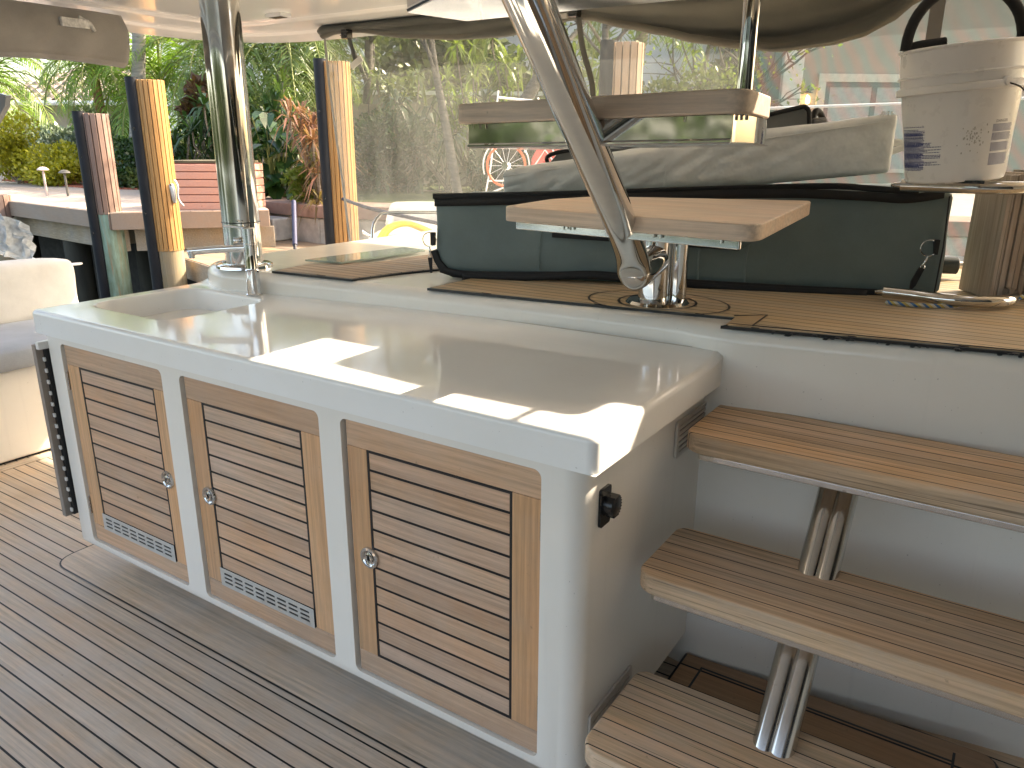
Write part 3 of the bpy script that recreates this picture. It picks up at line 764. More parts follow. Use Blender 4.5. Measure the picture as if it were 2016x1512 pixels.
b = MB(); b.box((-3.315, .93, 1.935), (-3.27, 1.06, 1.975)); b.tube([(-3.29, 1.02, 1.985), (-3.285, 1.07, 1.96), (-3.29, 1.09, 1.93)], .010, 8); b.build('buckle', plain('clear_plastic', (.62, .60, .56), rough=.15, var=.3, nscale=60, bmp=.6, bscale=80), FLP, bevel=.008)

# ------------------------------------------------------------------ enclosure: olive roll, clear vinyl, mesh
OLIVE = fabric('olive_canvas', (.10, .10, .088), wr=.4, weave=500, wscale=5)
DR = thing('rolled_olive_canvas', (-1.2, 2.38, 1.8), 'olive canvas curtain rolled up under the roof edge and sagging in soft folds', 'curtain')
bot0 = [(-3.09, 2.015), (-2.98, 2.035), (-2.83, 2.035), (-2.406, 1.977), (-2.08, 1.949), (-1.787, 1.945), (-1.55, 1.965), (-1.40, 1.995), (-1.30, 1.985), (-1.108, 1.936), (-.938, 1.899), (-.773, 1.856), (-.595, 1.825), (-.412, 1.801), (-.203, 1.814), (-.091, 1.837), (.012, 1.888), (.091, 1.953), (.2, 1.99), (.5, 2.0), (1.6, 2.0)]
bot = [(.585 + (x - .585) * .949, 1.427 + (z - 1.427) * .949) for x, z in bot0]
def interp(P, x):
    for (a, ya), (c, yc) in zip(P[:-1], P[1:]):
        if a <= x <= c: t = (x - a) / (c - a); t = t * t * (3 - 2 * t) * .5 + t * .5; return ya + (yc - ya) * t
    return P[0][1] if x < P[0][0] else P[-1][1]
def fd(u, v):
    x = -2.90 + u * 4.5; zb = interp(bot, x); zt = 2.046
    z = zt + (zb - zt) * v; sag = max(0, (2.0 - zb)) / .21
    fold = .05 * sag * sin(v * 7.5 + .9 * sin(x * 2.3)) + .012 * noise.noise(Vector((x * 3, v * 5, 2))) + .02 * sag * sin(v * 15 + x * 4)
    return (x, 2.185 - .035 * sin(pi * v) - fold * .8, z)
sheet('canvas', OLIVE, (200, 44), fd, DR, .010)
b = MB()
for k in range(60): pass
pth = [(x, 2.172, interp(bot, x) + .010) for x in [-2.89 + 4.4 * k / 90 for k in range(91)]]
b.tube(pth, .016, 12); b.build('hem_roll', fabric('olive_hem', (.13, .12, .10), wr=.3), DR)
for x0 in (-2.665, -1.262):
    t = MB(); t.box((x0 - .022, 2.11, 1.965), (x0 + .022, 2.155, 2.01)); t.box((x0 - .026, 2.105, 1.978), (x0 + .026, 2.115, 1.983)); t.box((x0 - .026, 2.105, 1.994), (x0 + .026, 2.115, 1.999))
    B = t.build('buckle', BLACKP, DR, bevel=.003)
    t = MB(); pz = [(x0, 2.15, 1.97), (x0 + .01, 2.16, 1.91), (x0 + .03, 2.16, 1.85)] if x0 < -2 else [(x0 + .01, 2.15, 1.97), (x0 + .03, 2.16, 1.84), (x0 + .08, 2.16, 1.70), (x0 + .09, 2.17, 1.59)]
    t.tube(bez(pz, 6), .014, 8, flat=.2, side=(1, 0, 0)); t.build('strap', OLIVE, B)
t = MB(); t.box((-.045, -.003, -.017), (.045, .003, .017), M=Matrix.Translation((-2.62, 2.15, 1.845)) @ Matrix.Rotation(rad(-28), 4, 'Y')); t.build('maker_tag', plain('tag_white', (.7, .68, .62), rough=.6), DR)
t = MB(); t.box((-1.40, 2.13, 1.965), (-1.30, 2.142, 1.985)); t.build('clip_plate', plain('pale_clip', (.45, .43, .40), rough=.5), DR)

def vinyl_mat():
    m, nt, bb = new_mat('clear_vinyl')
    v = coords(nt)
    tr = N(nt, 'ShaderNodeBsdfTransparent'); tr.inputs[0].default_value = (.80, .81, .78, 1)
    tl = N(nt, 'ShaderNodeBsdfTranslucent'); tl.inputs[0].default_value = (.42, .43, .40, 1)
    df = N(nt, 'ShaderNodeBsdfDiffuse'); df.inputs[0].default_value = (.62, .62, .58, 1)
    gl = N(nt, 'ShaderNodeBsdfGlossy'); gl.inputs[1].default_value = .03 if False else .03
    gl.inputs['Roughness'].default_value = .03
    bp = N(nt, 'ShaderNodeBump'); bp.inputs['Strength'].default_value = .25; bp.inputs['Distance'].default_value = .02
    nt.links.new(noise_tex(nt, coords(nt, (1.2, 1, 2)), 1.6, 3), bp.inputs['Height']); nt.links.new(bp.outputs[0], gl.inputs['Normal'])
    d2 = N(nt, 'ShaderNodeMixShader'); d2.inputs[0].default_value = .5; nt.links.new(df.outputs[0], d2.inputs[1]); nt.links.new(tl.outputs[0], d2.inputs[2])
    dirt = N(nt, 'ShaderNodeMapRange'); nt.links.new(noise_tex(nt, coords(nt, (2, 1, .7)), 2.2, 6, .65), dirt.inputs[0])
    dirt.inputs[1].default_value = .35; dirt.inputs[2].default_value = .75; dirt.inputs[3].default_value = .10; dirt.inputs[4].default_value = .24
    specks = ramp(nt, noise_tex(nt, v, 60, 2), .74, .78)
    dd = math_node(nt, 'ADD', dirt.outputs[0], math_node(nt, 'MULTIPLY', specks, .25))
    m1 = N(nt, 'ShaderNodeMixShader'); nt.links.new(dd, m1.inputs[0]); nt.links.new(tr.outputs[0], m1.inputs[1]); nt.links.new(d2.outputs[0], m1.inputs[2])
    fr = N(nt, 'ShaderNodeFresnel'); fr.inputs[0].default_value = 1.45
    m2 = N(nt, 'ShaderNodeMixShader'); nt.links.new(math_node(nt, 'MULTIPLY', fr.outputs[0], 1.2), m2.inputs[0]); nt.links.new(m1.outputs[0], m2.inputs[1]); nt.links.new(gl.outputs[0], m2.inputs[2])
    nt.links.new(m2.outputs[0], nt.nodes['Material Output'].inputs[0])
    return m
def mesh_mat():
    m, nt, bb = new_mat('sun_mesh')
    tr = N(nt, 'ShaderNodeBsdfTransparent'); tr.inputs[0].default_value = (.78, .80, .78, 1)
    v = coords(nt)
    w = N(nt, 'ShaderNodeTexWave', wave_type='BANDS', bands_direction='DIAGONAL'); nt.links.new(coords(nt, (9, 1, 5)), w.inputs[0]); w.inputs['Scale'].default_value = 1.1; w.inputs['Distortion'].default_value = 5; w.inputs['Detail'].default_value = 1.5; w.inputs['Detail Scale'].default_value = .6
    c = mixc(nt, w.outputs['Fac'], (.125, .085, .08), (.06, .10, .10))
    df = N(nt, 'ShaderNodeBsdfDiffuse'); nt.links.new(c, df.inputs[0])
    tl = N(nt, 'ShaderNodeBsdfTranslucent'); nt.links.new(c, tl.inputs[0])
    d2 = N(nt, 'ShaderNodeMixShader'); d2.inputs[0].default_value = .5; nt.links.new(df.outputs[0], d2.inputs[1]); nt.links.new(tl.outputs[0], d2.inputs[2])
    m1 = N(nt, 'ShaderNodeMixShader'); m1.inputs[0].default_value = .50; nt.links.new(tr.outputs[0], m1.inputs[1]); nt.links.new(d2.outputs[0], m1.inputs[2])
    nt.links.new(m1.outputs[0], nt.nodes['Material Output'].inputs[0])
    return m
VINYL = vinyl_mat(); MESHM = mesh_mat()
SEAM = fabric('seam_tape', (.42, .40, .36), weave=300)
VC = thing('clear_vinyl_curtain', (-1.7, 2.42, .75), 'clear hazy vinyl curtain hanging from the roof edge, seen behind the slanting stringer', 'curtain')
def fv(u, v):
    x = -2.925 + .10 * v * (1 - u) + u * 2.45; z = 2.045 - v * 1.30
    return (x, 2.225 + .012 * sin(x * 3 + v * 4) + .006 * noise.noise(Vector((x * 2, 0, z * 2))), z)
sheet('window', VINYL, (60, 40), fv, VC, 0)
b = MB()
b.tube([fv(0, k / 20) for k in range(21)], .009, 8, flat=.35, side=(1, 0, 0)); b.build('seam', SEAM, VC)
b = MB(); b.tube([fv(.455, k / 20) for k in range(17)] , .005, 8, flat=.35, side=(1, 0, 0)); 
MC = thing('mesh_sun_screen', (.5, 2.40, .9), 'grey see-through mesh sun screen hanging behind the white bucket', 'screen')
def fm(u, v):
    x = -.50 + u * 3.1; z = 2.045 - v * 1.02
    return (x, 2.24 + .01 * sin(x * 3.3 + v * 3), z)
sheet('mesh', MESHM, (60, 24), fm, MC, 0)
b = MB(); b.box((.155, 2.20, 1.0), (.203, 2.206, 2.045)); b.build('strap', fabric('grey_webbing', (.16, .16, .16)), MC)

# ------------------------------------------------------------------ covered bags on the side deck
BA = rad(20.4); BO = Vector((-1.06, .86, 0)); ES = Vector((cos(BA), sin(BA), 0)); ET = Vector((-sin(BA), cos(BA), 0))
def bag(s, t, z): return BO + ES * s + ET * t + Vector((0, 0, z))
GREEN = fabric('grey_green_cover', (.13, .18, .18), rough=.5, wr=.55, weave=700, wscale=5, bdist=.012)
GREY = fabric('pale_grey_cover', (.70, .715, .69), rough=.42, wr=1.3, weave=600, wscale=6, bdist=.02)
BIND = fabric('black_binding', (.010, .010, .011), rough=.7, sheen=0)
def soft_box(s0, s1, t0, t1, zb, zt, nu, nv, nw, rnd, puff, seed):
    """rounded, slightly puffed and dented cloth box; zb, zt functions of s"""
    V = []; F = []; idx = {}
    def P(i, j, k):
        if (i, j, k) in idx: return idx[(i, j, k)]
        u, v, w = i / nu, j / nv, k / nw
        s = s0 + (s1 - s0) * u; t = t0 + (t1 - t0) * v; z = zb(s) + (zt(s) - zb(s)) * w
        # round the edges
        L = Vector((s1 - s0, t1 - t0, zt(s) - zb(s)))
        p = Vector((s, t, z)); lo = Vector((s0, t0, zb(s))); q = Vector((0, 0, 0))
        for a in range(3):
            d0 = p[a] - lo[a]; c = max(rnd, min(L[a] - rnd, d0)); q[a] = lo[a] + c
        d = p - q
        if d.length > 1e-6:
            d = d.normalized() * min(rnd, max(abs(d.x), abs(d.y), abs(d.z)))
            p = q + d
        e = 1.0
        pf = puff * (sin(pi * u) ** .5 * sin(pi * w) ** .5 if 0 < u < 1 and 0 < w < 1 else 0)
        if j == 0: p.y -= pf
        if k == nw: p.z += puff * .5 * sin(pi * u) ** .5 * sin(pi * v)
        n_ = noise.noise(Vector((p.x * 6, p.y * 6, p.z * 8)) + Vector((seed, 0, 0))) * .006 + noise.noise(Vector((p.x * 17, p.y * 17, p.z * 12)) + Vector((seed, 3, 0))) * .003
        ax = (Vector((s, t, z)) - Vector(((s0 + s1) / 2, (t0 + t1) / 2, (zb(s) + zt(s)) / 2))); ax = Vector((ax.x / (s1 - s0), ax.y / (t1 - t0), ax.z / L.z))
        p += ax.normalized() * n_ if k > 0 else Vector((0, 0, 0))
        idx[(i, j, k)] = len(V); V.append(bag(p.x, p.y, p.z)); return idx[(i, j, k)]
    for i in range(nu):
        for k in range(nw): F += [(P(i, 0, k), P(i + 1, 0, k), P(i + 1, 0, k + 1), P(i, 0, k + 1)), (P(i + 1, nv, k), P(i, nv, k), P(i, nv, k + 1), P(i + 1, nv, k + 1))]
        for j in range(nv): F += [(P(i, j, nw), P(i + 1, j, nw), P(i + 1, j + 1, nw), P(i, j + 1, nw)), (P(i + 1, j, 0), P(i, j, 0), P(i, j + 1, 0), P(i + 1, j + 1, 0))]
    for j in range(nv):
        for k in range(nw): F += [(P(0, j + 1, k), P(0, j, k), P(0, j, k + 1), P(0, j + 1, k + 1)), (P(nu, j, k), P(nu, j + 1, k), P(nu, j + 1, k + 1), P(nu, j, k + 1))]
    mb = MB(); mb.add(V, F); return mb
BG = thing('storage_bag', tuple(bag(.75, .2, ZD)), 'large grey-green padded storage bag with black binding on the teak side deck behind the ladder', 'bag')
bzt = lambda s: 1.252 + s * .0335
bzb = lambda s: ZD + .002 + .012 * max(0, 1 - s / .3)
soft_box(0, 1.555, 0, .50, bzb, bzt, 90, 20, 16, .022, .012, 3).build('cover', GREEN, BG, angle=80)
# loose lid strip along the top front edge, wavy
def ribbon(name, pts, w0, w1, mat, parent, n=10, thick=.003):
    P = bez(pts, n)
    V = []; 
    for i, p in enumerate(P): V += [p + Vector((0, 0, w1)), p - Vector((0, 0, w0))]
    F = [(2 * i, 2 * i + 1, 2 * i + 3, 2 * i + 2) for i in range(len(P) - 1)]
    mb = MB(); mb.add(V, F); o = mb.build(name, mat, parent); s = o.modifiers.new('thick', 'SOLIDIFY'); s.thickness = thick; s.offset = 0
    return o
ribbon('top_binding', [bag(.003, .0, 1.243), bag(.2, -.018, 1.252), bag(.5, -.024, 1.264), bag(.85, -.028, 1.283), bag(1.1, -.028, 1.292), bag(1.3, -.024, 1.288), bag(1.42, -.02, 1.283), bag(1.52, -.008, 1.298)], .014, .012, BIND, BG)
b = MB(); P_ = bez([bag(.0, -.004, 1.262), bag(.4, -.006, 1.276), bag(.9, -.004, 1.300), bag(1.2, .0, 1.312), bag(1.32, -.01, 1.308), bag(1.45, -.016, 1.300)], 10); b.tube(P_, .009, 8, flat=.6); b.build('lid_edge', BIND, BG)
ribbon('bottom_binding', [bag(.02, -.012, 1.024), bag(.12, -.016, 1.010), bag(.4, -.022, 1.020), bag(.55, -.024, 1.028), bag(.75, -.022, 1.016), bag(1.1, -.02, 1.008), bag(1.5, -.012, 1.004)], .010, .014, BIND, BG)
ribbon('bottom_skirt', [bag(.10, -.020, .999), bag(.30, -.026, 1.004), bag(.52, -.030, 1.020), bag(.70, -.028, 1.012), bag(1.0, -.026, 1.000), bag(1.35, -.026, 1.000)], .004, .016, BIND, BG)
b = MB()
pl_ = [(0, 1.085), (.012, 1.05), (.03, 1.02), (.075, 1.0), (.12, .998), (.12, 1.012), (.06, 1.028), (.035, 1.055), (.022, 1.088)]
b.add([bag(s - .012, -.014, z) for s, z in pl_] + [bag(s - .012, .10, z) for s, z in pl_], [tuple(range(9))[::-1], tuple(range(9, 18))] + [(i, (i + 1) % 9, 9 + (i + 1) % 9, 9 + i) for i in range(9)])
b.build('corner_flap', BIND, BG, bevel=.004)
b = MB()
def on_front(s0, s1, z0, z1, t, n=12):
    V = []
    for i in range(n + 1):
        s = s0 + (s1 - s0) * i / n; V += [bag(s, t, z0), bag(s, t, z1)]
    b.add(V, [(2 * i, 2 * i + 2, 2 * i + 3, 2 * i + 1) for i in range(n)])
b.box((0, 0, 0), (0, 0, 0)) if False else None
V = [bag(.40, -.0255, 1.143), bag(.975, -.0255, 1.120), bag(.975, -.0255, 1.146), bag(.40, -.0255, 1.172)]
V2 = [p + ET * .03 for p in V]
b.add(V + V2, [(0, 1, 2, 3), (0, 4, 5, 1), (1, 5, 6, 2), (2, 6, 7, 3), (3, 7, 4, 0)]); b.build('hook_tape', BIND, BG, smooth=False)
# seams
for s in (.36, .62, .86, 1.0):
    b = MB(); b.tube(bez([bag(s, -.0165, 1.24), bag(s + .004, -.0205, 1.17), bag(s - .003, -.0205, 1.09), bag(s, -.0165, 1.02)], 5), .0024, 6); b.build('panel_seam', GREEN, BG)
b = MB(); b.tube([bag(1.535, -.006, 1.29), bag(1.54, -.008, 1.15), bag(1.537, -.006, 1.01)], .0022, 6); b.build('end_piping', BIND, BG)
# rings and straps at both ends
for (s, z, t0, right) in ((1.500, 1.145, -.022, 1), (-.014, 1.122, -.012, 0)):
    R = MB(); c = bag(s, t0, z); R.tube([c + ES * .023 * cos(k * pi / 16) + Vector((0, 0, .023 * sin(k * pi / 16))) for k in range(32)], .0017, 8, closed=True)
    ro = R.build('ring', STEEL, BG)
    t = MB(); a = c + ES * (.017 if right else .012); dx = .008
    q = [a - ES * dx + Vector((0, 0, .024)), a + ES * dx + Vector((0, 0, .024)), a + ES * (dx * .9) - Vector((0, 0, .018)), a - ES * (dx * .2 if right else dx) - Vector((0, 0, .018))]
    t.add([p + ET * -.004 for p in q] + [p + ET * .010 for p in q], [(0, 3, 2, 1), (0, 1, 5, 4), (1, 2, 6, 5), (2, 3, 7, 6), (3, 0, 4, 7)]); t.build('ring_tab', BIND, BG, bevel=.001)
    d = (Vector((0, 0, -1)) + ES * (-.35 if right else .05)).normalized(); p = c + Vector((0, 0, -.023))
    t = MB(); t.tube([p + d * .0, p + d * .010], .0022, 8); t.tube([p + d * .006, p + d * .012, p + d * .028, p + d * .032], [.002, .0042, .0036, .002], 10)
    t.tube([p + d * .03 + ES * .006 * cos(k * pi / 8) + Vector((0, 0, .006 * sin(k * pi / 8) - .004)) for k in range(16)], .0014, 6, closed=True); t.build('snap_hook', STEEL, ro)
    e = p + d * .036; f = e + d * (.075 if right else .05)
    n_ = d.cross(ET).normalized()
    t = MB(); q = [e - n_ * .007, e + n_ * .007, f + n_ * .004 - ET * .003, f - n_ * .003]
    if right: q = [e - n_ * .007, e + n_ * .007, e.lerp(f, .7) + n_ * .008, f, e.lerp(f, .6) - n_ * .009]
    m = len(q); t.add([v - ET * .006 for v in q] + [v + ET * .002 for v in q], [tuple(range(m)), tuple(range(2 * m - 1, m - 1, -1))] + [(i, m + i, m + (i + 1) % m, (i + 1) % m) for i in range(m)]); t.build('strap', BIND, ro)

CR = thing('cushion_cover', tuple(bag(.8, .2, 1.3)), 'pale grey wrinkled vinyl cushion cover lying slanted on top of the large grey-green bag', 'cushion')
rzb = lambda s: 1.262 + (s - .209) * .052 + .014 * math.sin(max(0, s - .2) * 3) * 0 + (max(0, s - .9) ** 1.2) * .06
rzt = lambda s: 1.343 + (s - .209) * .146
mb = soft_box(.209, 1.392, .085, .40, rzb, rzt, 120, 22, 20, .014, .016, 11)
def wrinkle(p):
    q = p - BO; s = q.dot(ES); t = q.dot(ET); z = p.z; h = (z - rzb(s)) / (rzt(s) - rzb(s))
    if t > .14: return p
    w = .020 * abs(noise.noise(Vector((s * 5 + z * 9, z * 7 - s * 2, 4)))) + .014 * abs(noise.noise(Vector((s * 13 - z * 20, z * 11, 9)))) - .006
    return p - ET * w * max(0, min(1, h * 5)) * (1 - max(0, min(1, (h - .8) * 5)))
mb.v = [tuple(wrinkle(Vector(p))) for p in mb.v]
mb.build('cover', GREY, CR, angle=80)
b = MB(); b.tube(bez([bag(s, .078 - .002, rzt(s) - .019) for s in [.215 + k * .145 for k in range(9)]], 4), .0022, 8)
b.tube([bag(.735, .074, rzt(.735) - .02), bag(.738, .063, rzb(.738) + .05), bag(.74, .074, rzb(.74) + .004)], .0012, 6)
b.build('piping', GREY, CR)
b = MB(); b.tube(bez([bag(1.385, .16, 1.43), bag(1.42, .15, 1.434), bag(1.435, .15, 1.424), bag(1.39, .15, 1.405)], 5), .010, 10, flat=.35, side=(0, 0, 1)); b.build('carry_loop', GREY, CR)
b = MB(); random.seed(3)
for k in range(16):
    s = 1.36 + random.uniform(-.02, .02); b.tube([bag(s, .09, rzt(1.36) - .004), bag(s + random.uniform(-.008, .008), .085, rzt(1.36) + random.uniform(.004, .012))], .0007, 4)
b.build('frayed_threads', GREY, CR)
# second bag edge rising behind
B2 = thing('folded_cover', tuple(bag(.9, .45, 1.33)), 'folded grey cover with thick black edging standing behind the pale cushion', 'cover')
pp = [(.30, 1.30), (.30, 1.355), (.335, 1.397), (.70, 1.452), (.95, 1.498), (1.13, 1.541), (1.175, 1.545), (1.19, 1.50), (1.20, 1.33)]
b = MB(); m = len(pp); b.add([bag(s, .43, z) for s, z in pp] + [bag(s, .50, z) for s, z in pp], [tuple(range(m))[::-1], tuple(range(m, 2 * m))] + [(i, (i + 1) % m, m + (i + 1) % m, m + i) for i in range(m)])
b.build('cover', fabric('dark_grey_cover', (.19, .20, .20), wr=.3), B2, bevel=.008)
b = MB(); b.tube(bez([bag(s, .425, z) for s, z in pp[1:]], 8), .0075, 10); b.tube(bez([bag(1.20, .47, 1.49), bag(1.215, .50, 1.535), bag(1.235, .53, 1.53), bag(1.26, .54, 1.49)], 6), .011, 10); b.build('edging', BIND, B2)
b = MB(); b.prism([tuple(bag(1.20, .44, 0))[:2], tuple(bag(1.255, .46, 0))[:2], tuple(bag(1.255, .54, 0))[:2], tuple(bag(1.20, .52, 0))[:2]], 1.33, 1.515); b.build('folded_end', fabric('dark_grey_cover_end', (.12, .12, .125)), B2, bevel=.012)

# ------------------------------------------------------------------ bucket with the black hoop
BKC = Vector((.392, 1.275, 1.338)); BTOP = BKC + (Vector((0, 0, 1)) + Vector((-.835, -.55, 0)) * .09).normalized() * .333
bax = (BTOP - BKC); H = bax.length; bax.normalize()
rot = Vector((0, 0, 1)).rotation_difference(bax).to_matrix().to_4x4()
MBK = Matrix.Translation(BKC) @ rot
def bR(z): return .117 + .027 * z / H
WHITEP = plain('bucket_plastic', (.88, .88, .87), rough=.28, var=.03, nscale=10, spec=.5, bmp=.06, bscale=30)
BK = thing('bucket', tuple(BKC), 'white plastic pail with small blue print standing on the bag at the right edge', 'bucket')
pf_ = [(0, .0), (.108, .0), (.115, .004), (bR(.02), .02), (bR(.22), .222)]
z = .222
pf_ += [(.148, .222), (.1505, .224), (.1505, .238), (.148, .2405), (.1415, .242), (.1425, .262), (.148, .263), (.1485, .266), (.143, .269), (.1445, H - .008), (.149, H - .006), (.1505, H - .002), (.149, H), (.1415, H + .001), (.140, H - .01), (.136, .2), (.113, .01), (0, .008)]
b = MB(); b.lathe(pf_, M=MBK, n=72); b.build('pail', WHITEP, BK, angle=45)
def onb(a, z, e=.0): 
    r = bR(z) + e
    return MBK @ Vector((r * cos(a), r * sin(a), z))
# direction towards the camera as seen from the bucket
ca = math.atan2(*( (rot.inverted() @ (Vector((.585, -1.166, 1.43)) - BKC)).yx ))
# print: narrow blocks of tiny blue lines
INK = plain('blue_ink', (.03, .05, .22), rough=.5); INKK = plain('dark_ink', (.04, .04, .09), rough=.5)
b = MB(); random.seed(5)
def seg(mb, a0, a1, z0, z1, e=.0006):
    n = max(1, int(abs(a1 - a0) / .05)); V = []
    for k in range(n + 1):
        a = a0 + (a1 - a0) * k / n; V += [onb(a, z0, e), onb(a, z1, e)]
    mb.add(V, [(2 * k, 2 * k + 2, 2 * k + 3, 2 * k + 1) for k in range(n)])
def block(mb, aL, aR, zt, zb_, lh, gaps=(), ragged=.3):
    z = zt; i = 0
    while z > zb_:
        if i not in gaps:
            end = aR - (aR - aL) * (random.random() * ragged if random.random() < .5 else .02)
            a = aL
            while a < end:
                w = random.uniform(.018, .06); seg(mb, a, min(a + w, end), z, z + lh * .5); a += w + .012
        z -= lh; i += 1
A = lambda frac: ca + math.asin(max(-.995, min(.995, frac)))   # frac -1 left .. 1 right as seen
block(b, A(-.97), A(-.56), .188, .04, .0034, gaps=(9, 14, 20), ragged=.35)
block(b, A(-.97), A(-.58), .128, .034, .0030, ragged=.15)
block(b, A(-.60), A(.0), .190, .182, .0034); block(b, A(-.60), A(.06), .176, .168, .0034)
block(b, A(-.60), A(-.26), .103, .046, .0034, gaps=(4, 8, 12, 13), ragged=.8)
b.build('blue_print', INK, BK, smooth=False)
b = MB()
block(b, A(.60), A(.925), .137, .040, .0026, gaps=(7, 15, 16, 25, 26), ragged=.1)
b.build('warning_print', INK, BK, smooth=False)
# heading of the warning column, real letters bent round the pail
def pail_text(txt, frac0, z0, size, mat, name):
    cu = bpy.data.curves.new('t', 'FONT'); cu.body = txt; cu.size = size; cu.resolution_u = 2
    ob = bpy.data.objects.new('t', cu); COL.objects.link(ob)
    dg = bpy.context.evaluated_depsgraph_get(); me = bpy.data.meshes.new_from_object(ob.evaluated_get(dg))
    mb = MB(); a0 = A(frac0)
    V = [onb(a0 + v.co.x / bR(z0), z0 + v.co.y, .0008) for v in me.vertices]
    mb.add(V, [tuple(p.vertices) for p in me.polygons]); bpy.data.objects.remove(ob); bpy.data.curves.remove(cu)
    mb.build(name, mat, BK, smooth=False)
pail_text('DANGER', .64, .1425, .0092, INKK, 'warning_heading')
b = MB(); seg(b, A(.54), A(.90), .160, .200, .0004); b.build('yellow_sticker', plain('pale_yellow', (.74, .70, .30), rough=.5, var=.05), BK, smooth=False)
b = MB()
for fr_ in (.70, .84, .90):
    a = A(fr_); c0 = .156
    b.add([onb(a - .012, c0, .0007), onb(a, c0 + .006, .0007), onb(a + .012, c0, .0007), onb(a, c0 - .006, .0007)], [(0, 1, 2, 3)])
b.build('hazard_mark', plain('hazard_red', (.5, .12, .12), rough=.5), BK, smooth=False)
b = MB(); random.seed(8)
for k in range(60):
    a = A(random.gauss(.28, .10)); z = random.gauss(.11, .020); r = random.uniform(.0008, .0022)
    b.add([onb(a + r / .13 * cos(q * pi / 3), z + r * 1.5 * sin(q * pi / 3), .0005) for q in range(6)], [(0, 1, 2, 3, 4, 5)])
b.build('scuff_marks', plain('grey_scuff', (.50, .49, .46), rough=.6), BK, smooth=False)
# bail
ba = A(.66); b = MB(); p0 = onb(ba, .232, .018)
b.tube(bez([p0, onb(A(.80), .215, .03), onb(A(.95), .17, .035), onb(A(.985), .13, .022)], 8), .0021, 8); b.build('bail', BLACKP, BK)
b = MB(); cc = onb(ba, .236, .008); b.lathe([(0, .012), (.010, .011), (.012, 0)], M=Matrix.Translation(cc) @ Vector((0, 0, 1)).rotation_difference((cc - (BKC + bax * .236)).normalized()).to_matrix().to_4x4(), n=20); b.build('bail_boss', WHITEP, BK)
# black hoop handle of a brush/strainer standing in the bucket
HP = thing('black_hoop_handle', tuple(BTOP), 'big black foam covered hoop handle rising out of the white pail', 'handle')
side_ = Vector((cos(rad(-33.4 + 4)), sin(rad(-33.4 + 4)) * -1, 0)); side_ = Vector((.835, .55, 0)).normalized()
ctr = BTOP + Vector((0, 0, -.012)); hp = []
for k in range(25):
    a = pi * (k / 24) ; hp.append(ctr + side_ * (-.148 * cos(a)) + Vector((0, 0, 1)) * (.155 * sin(a) ** .85) + side_ * 0)
tilt = Matrix.Rotation(rad(0), 3, 'X')
b = MB(); b.tube(hp, .0135, 16); b.tube(bez([ctr + side_ * -.148 + Vector((0, 0, .0)), ctr + side_ * -.12 + Vector((0, 0, .012)), ctr + side_ * -.05 + Vector((0, 0, .022))], 6), .011, 12); b.build('hoop', plain('black_foam', (.014, .014, .014), rough=.75, bmp=.3), HP)
b = MB(); b.tube(hp[10:16], .019, 18); b.build('grip_sleeve', BLACKP, HP)
b = MB(); b.box((.36, 1.165, 1.3345), (.47, 1.19, 1.342), M=None); b.build('spatula', BLACKP, HP)

# ------------------------------------------------------------------ folded teak gangway at the right
GW = thing('folded_gangway', (.55, 1.42, ZD), 'folded teak gangway with curved steel handrails standing on deck at the right edge', 'gangway')
xd = Vector((.835, .55, 0))       # across the picture
yd_ = Vector((-.55, .835, 0))
G0 = Vector((.520, 1.430, ZD))
def gbox(u0, u1, t0, t1, z0, z1):
    P = [G0 + xd * u + yd_ * t + Vector((0, 0, z)) for u, t, z in ((u0, t0, z0), (u1, t0, z0), (u1, t1, z0), (u0, t1, z0), (u0, t0, z1), (u1, t0, z1), (u1, t1, z1), (u0, t1, z1))]
    m_ = MB(); m_.add(P, [(0, 3, 2, 1), (4, 5, 6, 7), (0, 1, 5, 4), (1, 2, 6, 5), (2, 3, 7, 6), (3, 0, 4, 7)]); return m_
for u0, u1, zt_, t0 in ((.0, .019, .345, .0), (.0225, .040, .347, .002), (.0435, .059, .345, .0), (.062, .078, .350, .004), (.081, .094, .350, .0)):
    gbox(u0, u1, t0, t0 + .16, .004, zt_ + .004).build('board', GREYT, GW, bevel=.002)
gbox(.100, .112, .03, .16, .02, .36).build('inner_board', GREYT, GW, bevel=.002)
gbox(.120, .158, -.03, .10, .0, .365).build('rail', GREYT, GW, bevel=.003)
gbox(.1605, .30, -.03, .10, .0, .366).build('rail', GREYT, GW, bevel=.003)
b = MB(); c = G0 + xd * .160 + yd_ * -.030 + Vector((0, 0, .03)); Mk = Matrix.Translation(c) @ Vector((0, 0, 1)).rotation_difference(-yd_).to_matrix().to_4x4()
b.lathe([(0, .010), (.011, .009), (.0125, .006)], M=Mk, n=24); b.build('knob', BLACKP, GW)
b = MB(); b.lathe([(.0125, .005), (.0150, .004), (.0155, 0)], M=Mk, n=24); b.build('knob_rim', STEEL, GW)
for zc, du in ((.322, .0), (.012, -.005)):
    t = MB(); zz = Vector((0, 0, zc))
    pts = [G0 + xd * (-.30 + du) + yd_ * (.0) + zz, G0 + xd * (-.24 + du) + yd_ * (-.05) + zz, G0 + xd * (-.18 + du) + yd_ * (-.115) + zz, G0 + xd * (-.10) + yd_ * -.14 + zz, G0 + xd * (-.02) + yd_ * -.12 + zz, G0 + xd * .035 + yd_ * -.05 + zz, G0 + xd * .052 + yd_ * .0 + zz]
    pts = [p + Vector((0, 0, .012)) for p in pts] if zc < .1 else pts
    t.tube(bez(pts, 8), .0165, 20); h = t.build('handrail', STEEL, GW)
    t = MB(); e = pts[0]; t.tube([e - xd * .022, e - xd * .004, e + xd * .004 - yd_ * .004], [.006, .0085, .0085], 12); t.tube([e - xd * .028 + Vector((0, 0, .0)), e - xd * .020], .0045, 10); t.build('rail_bolt', STEEL, h)
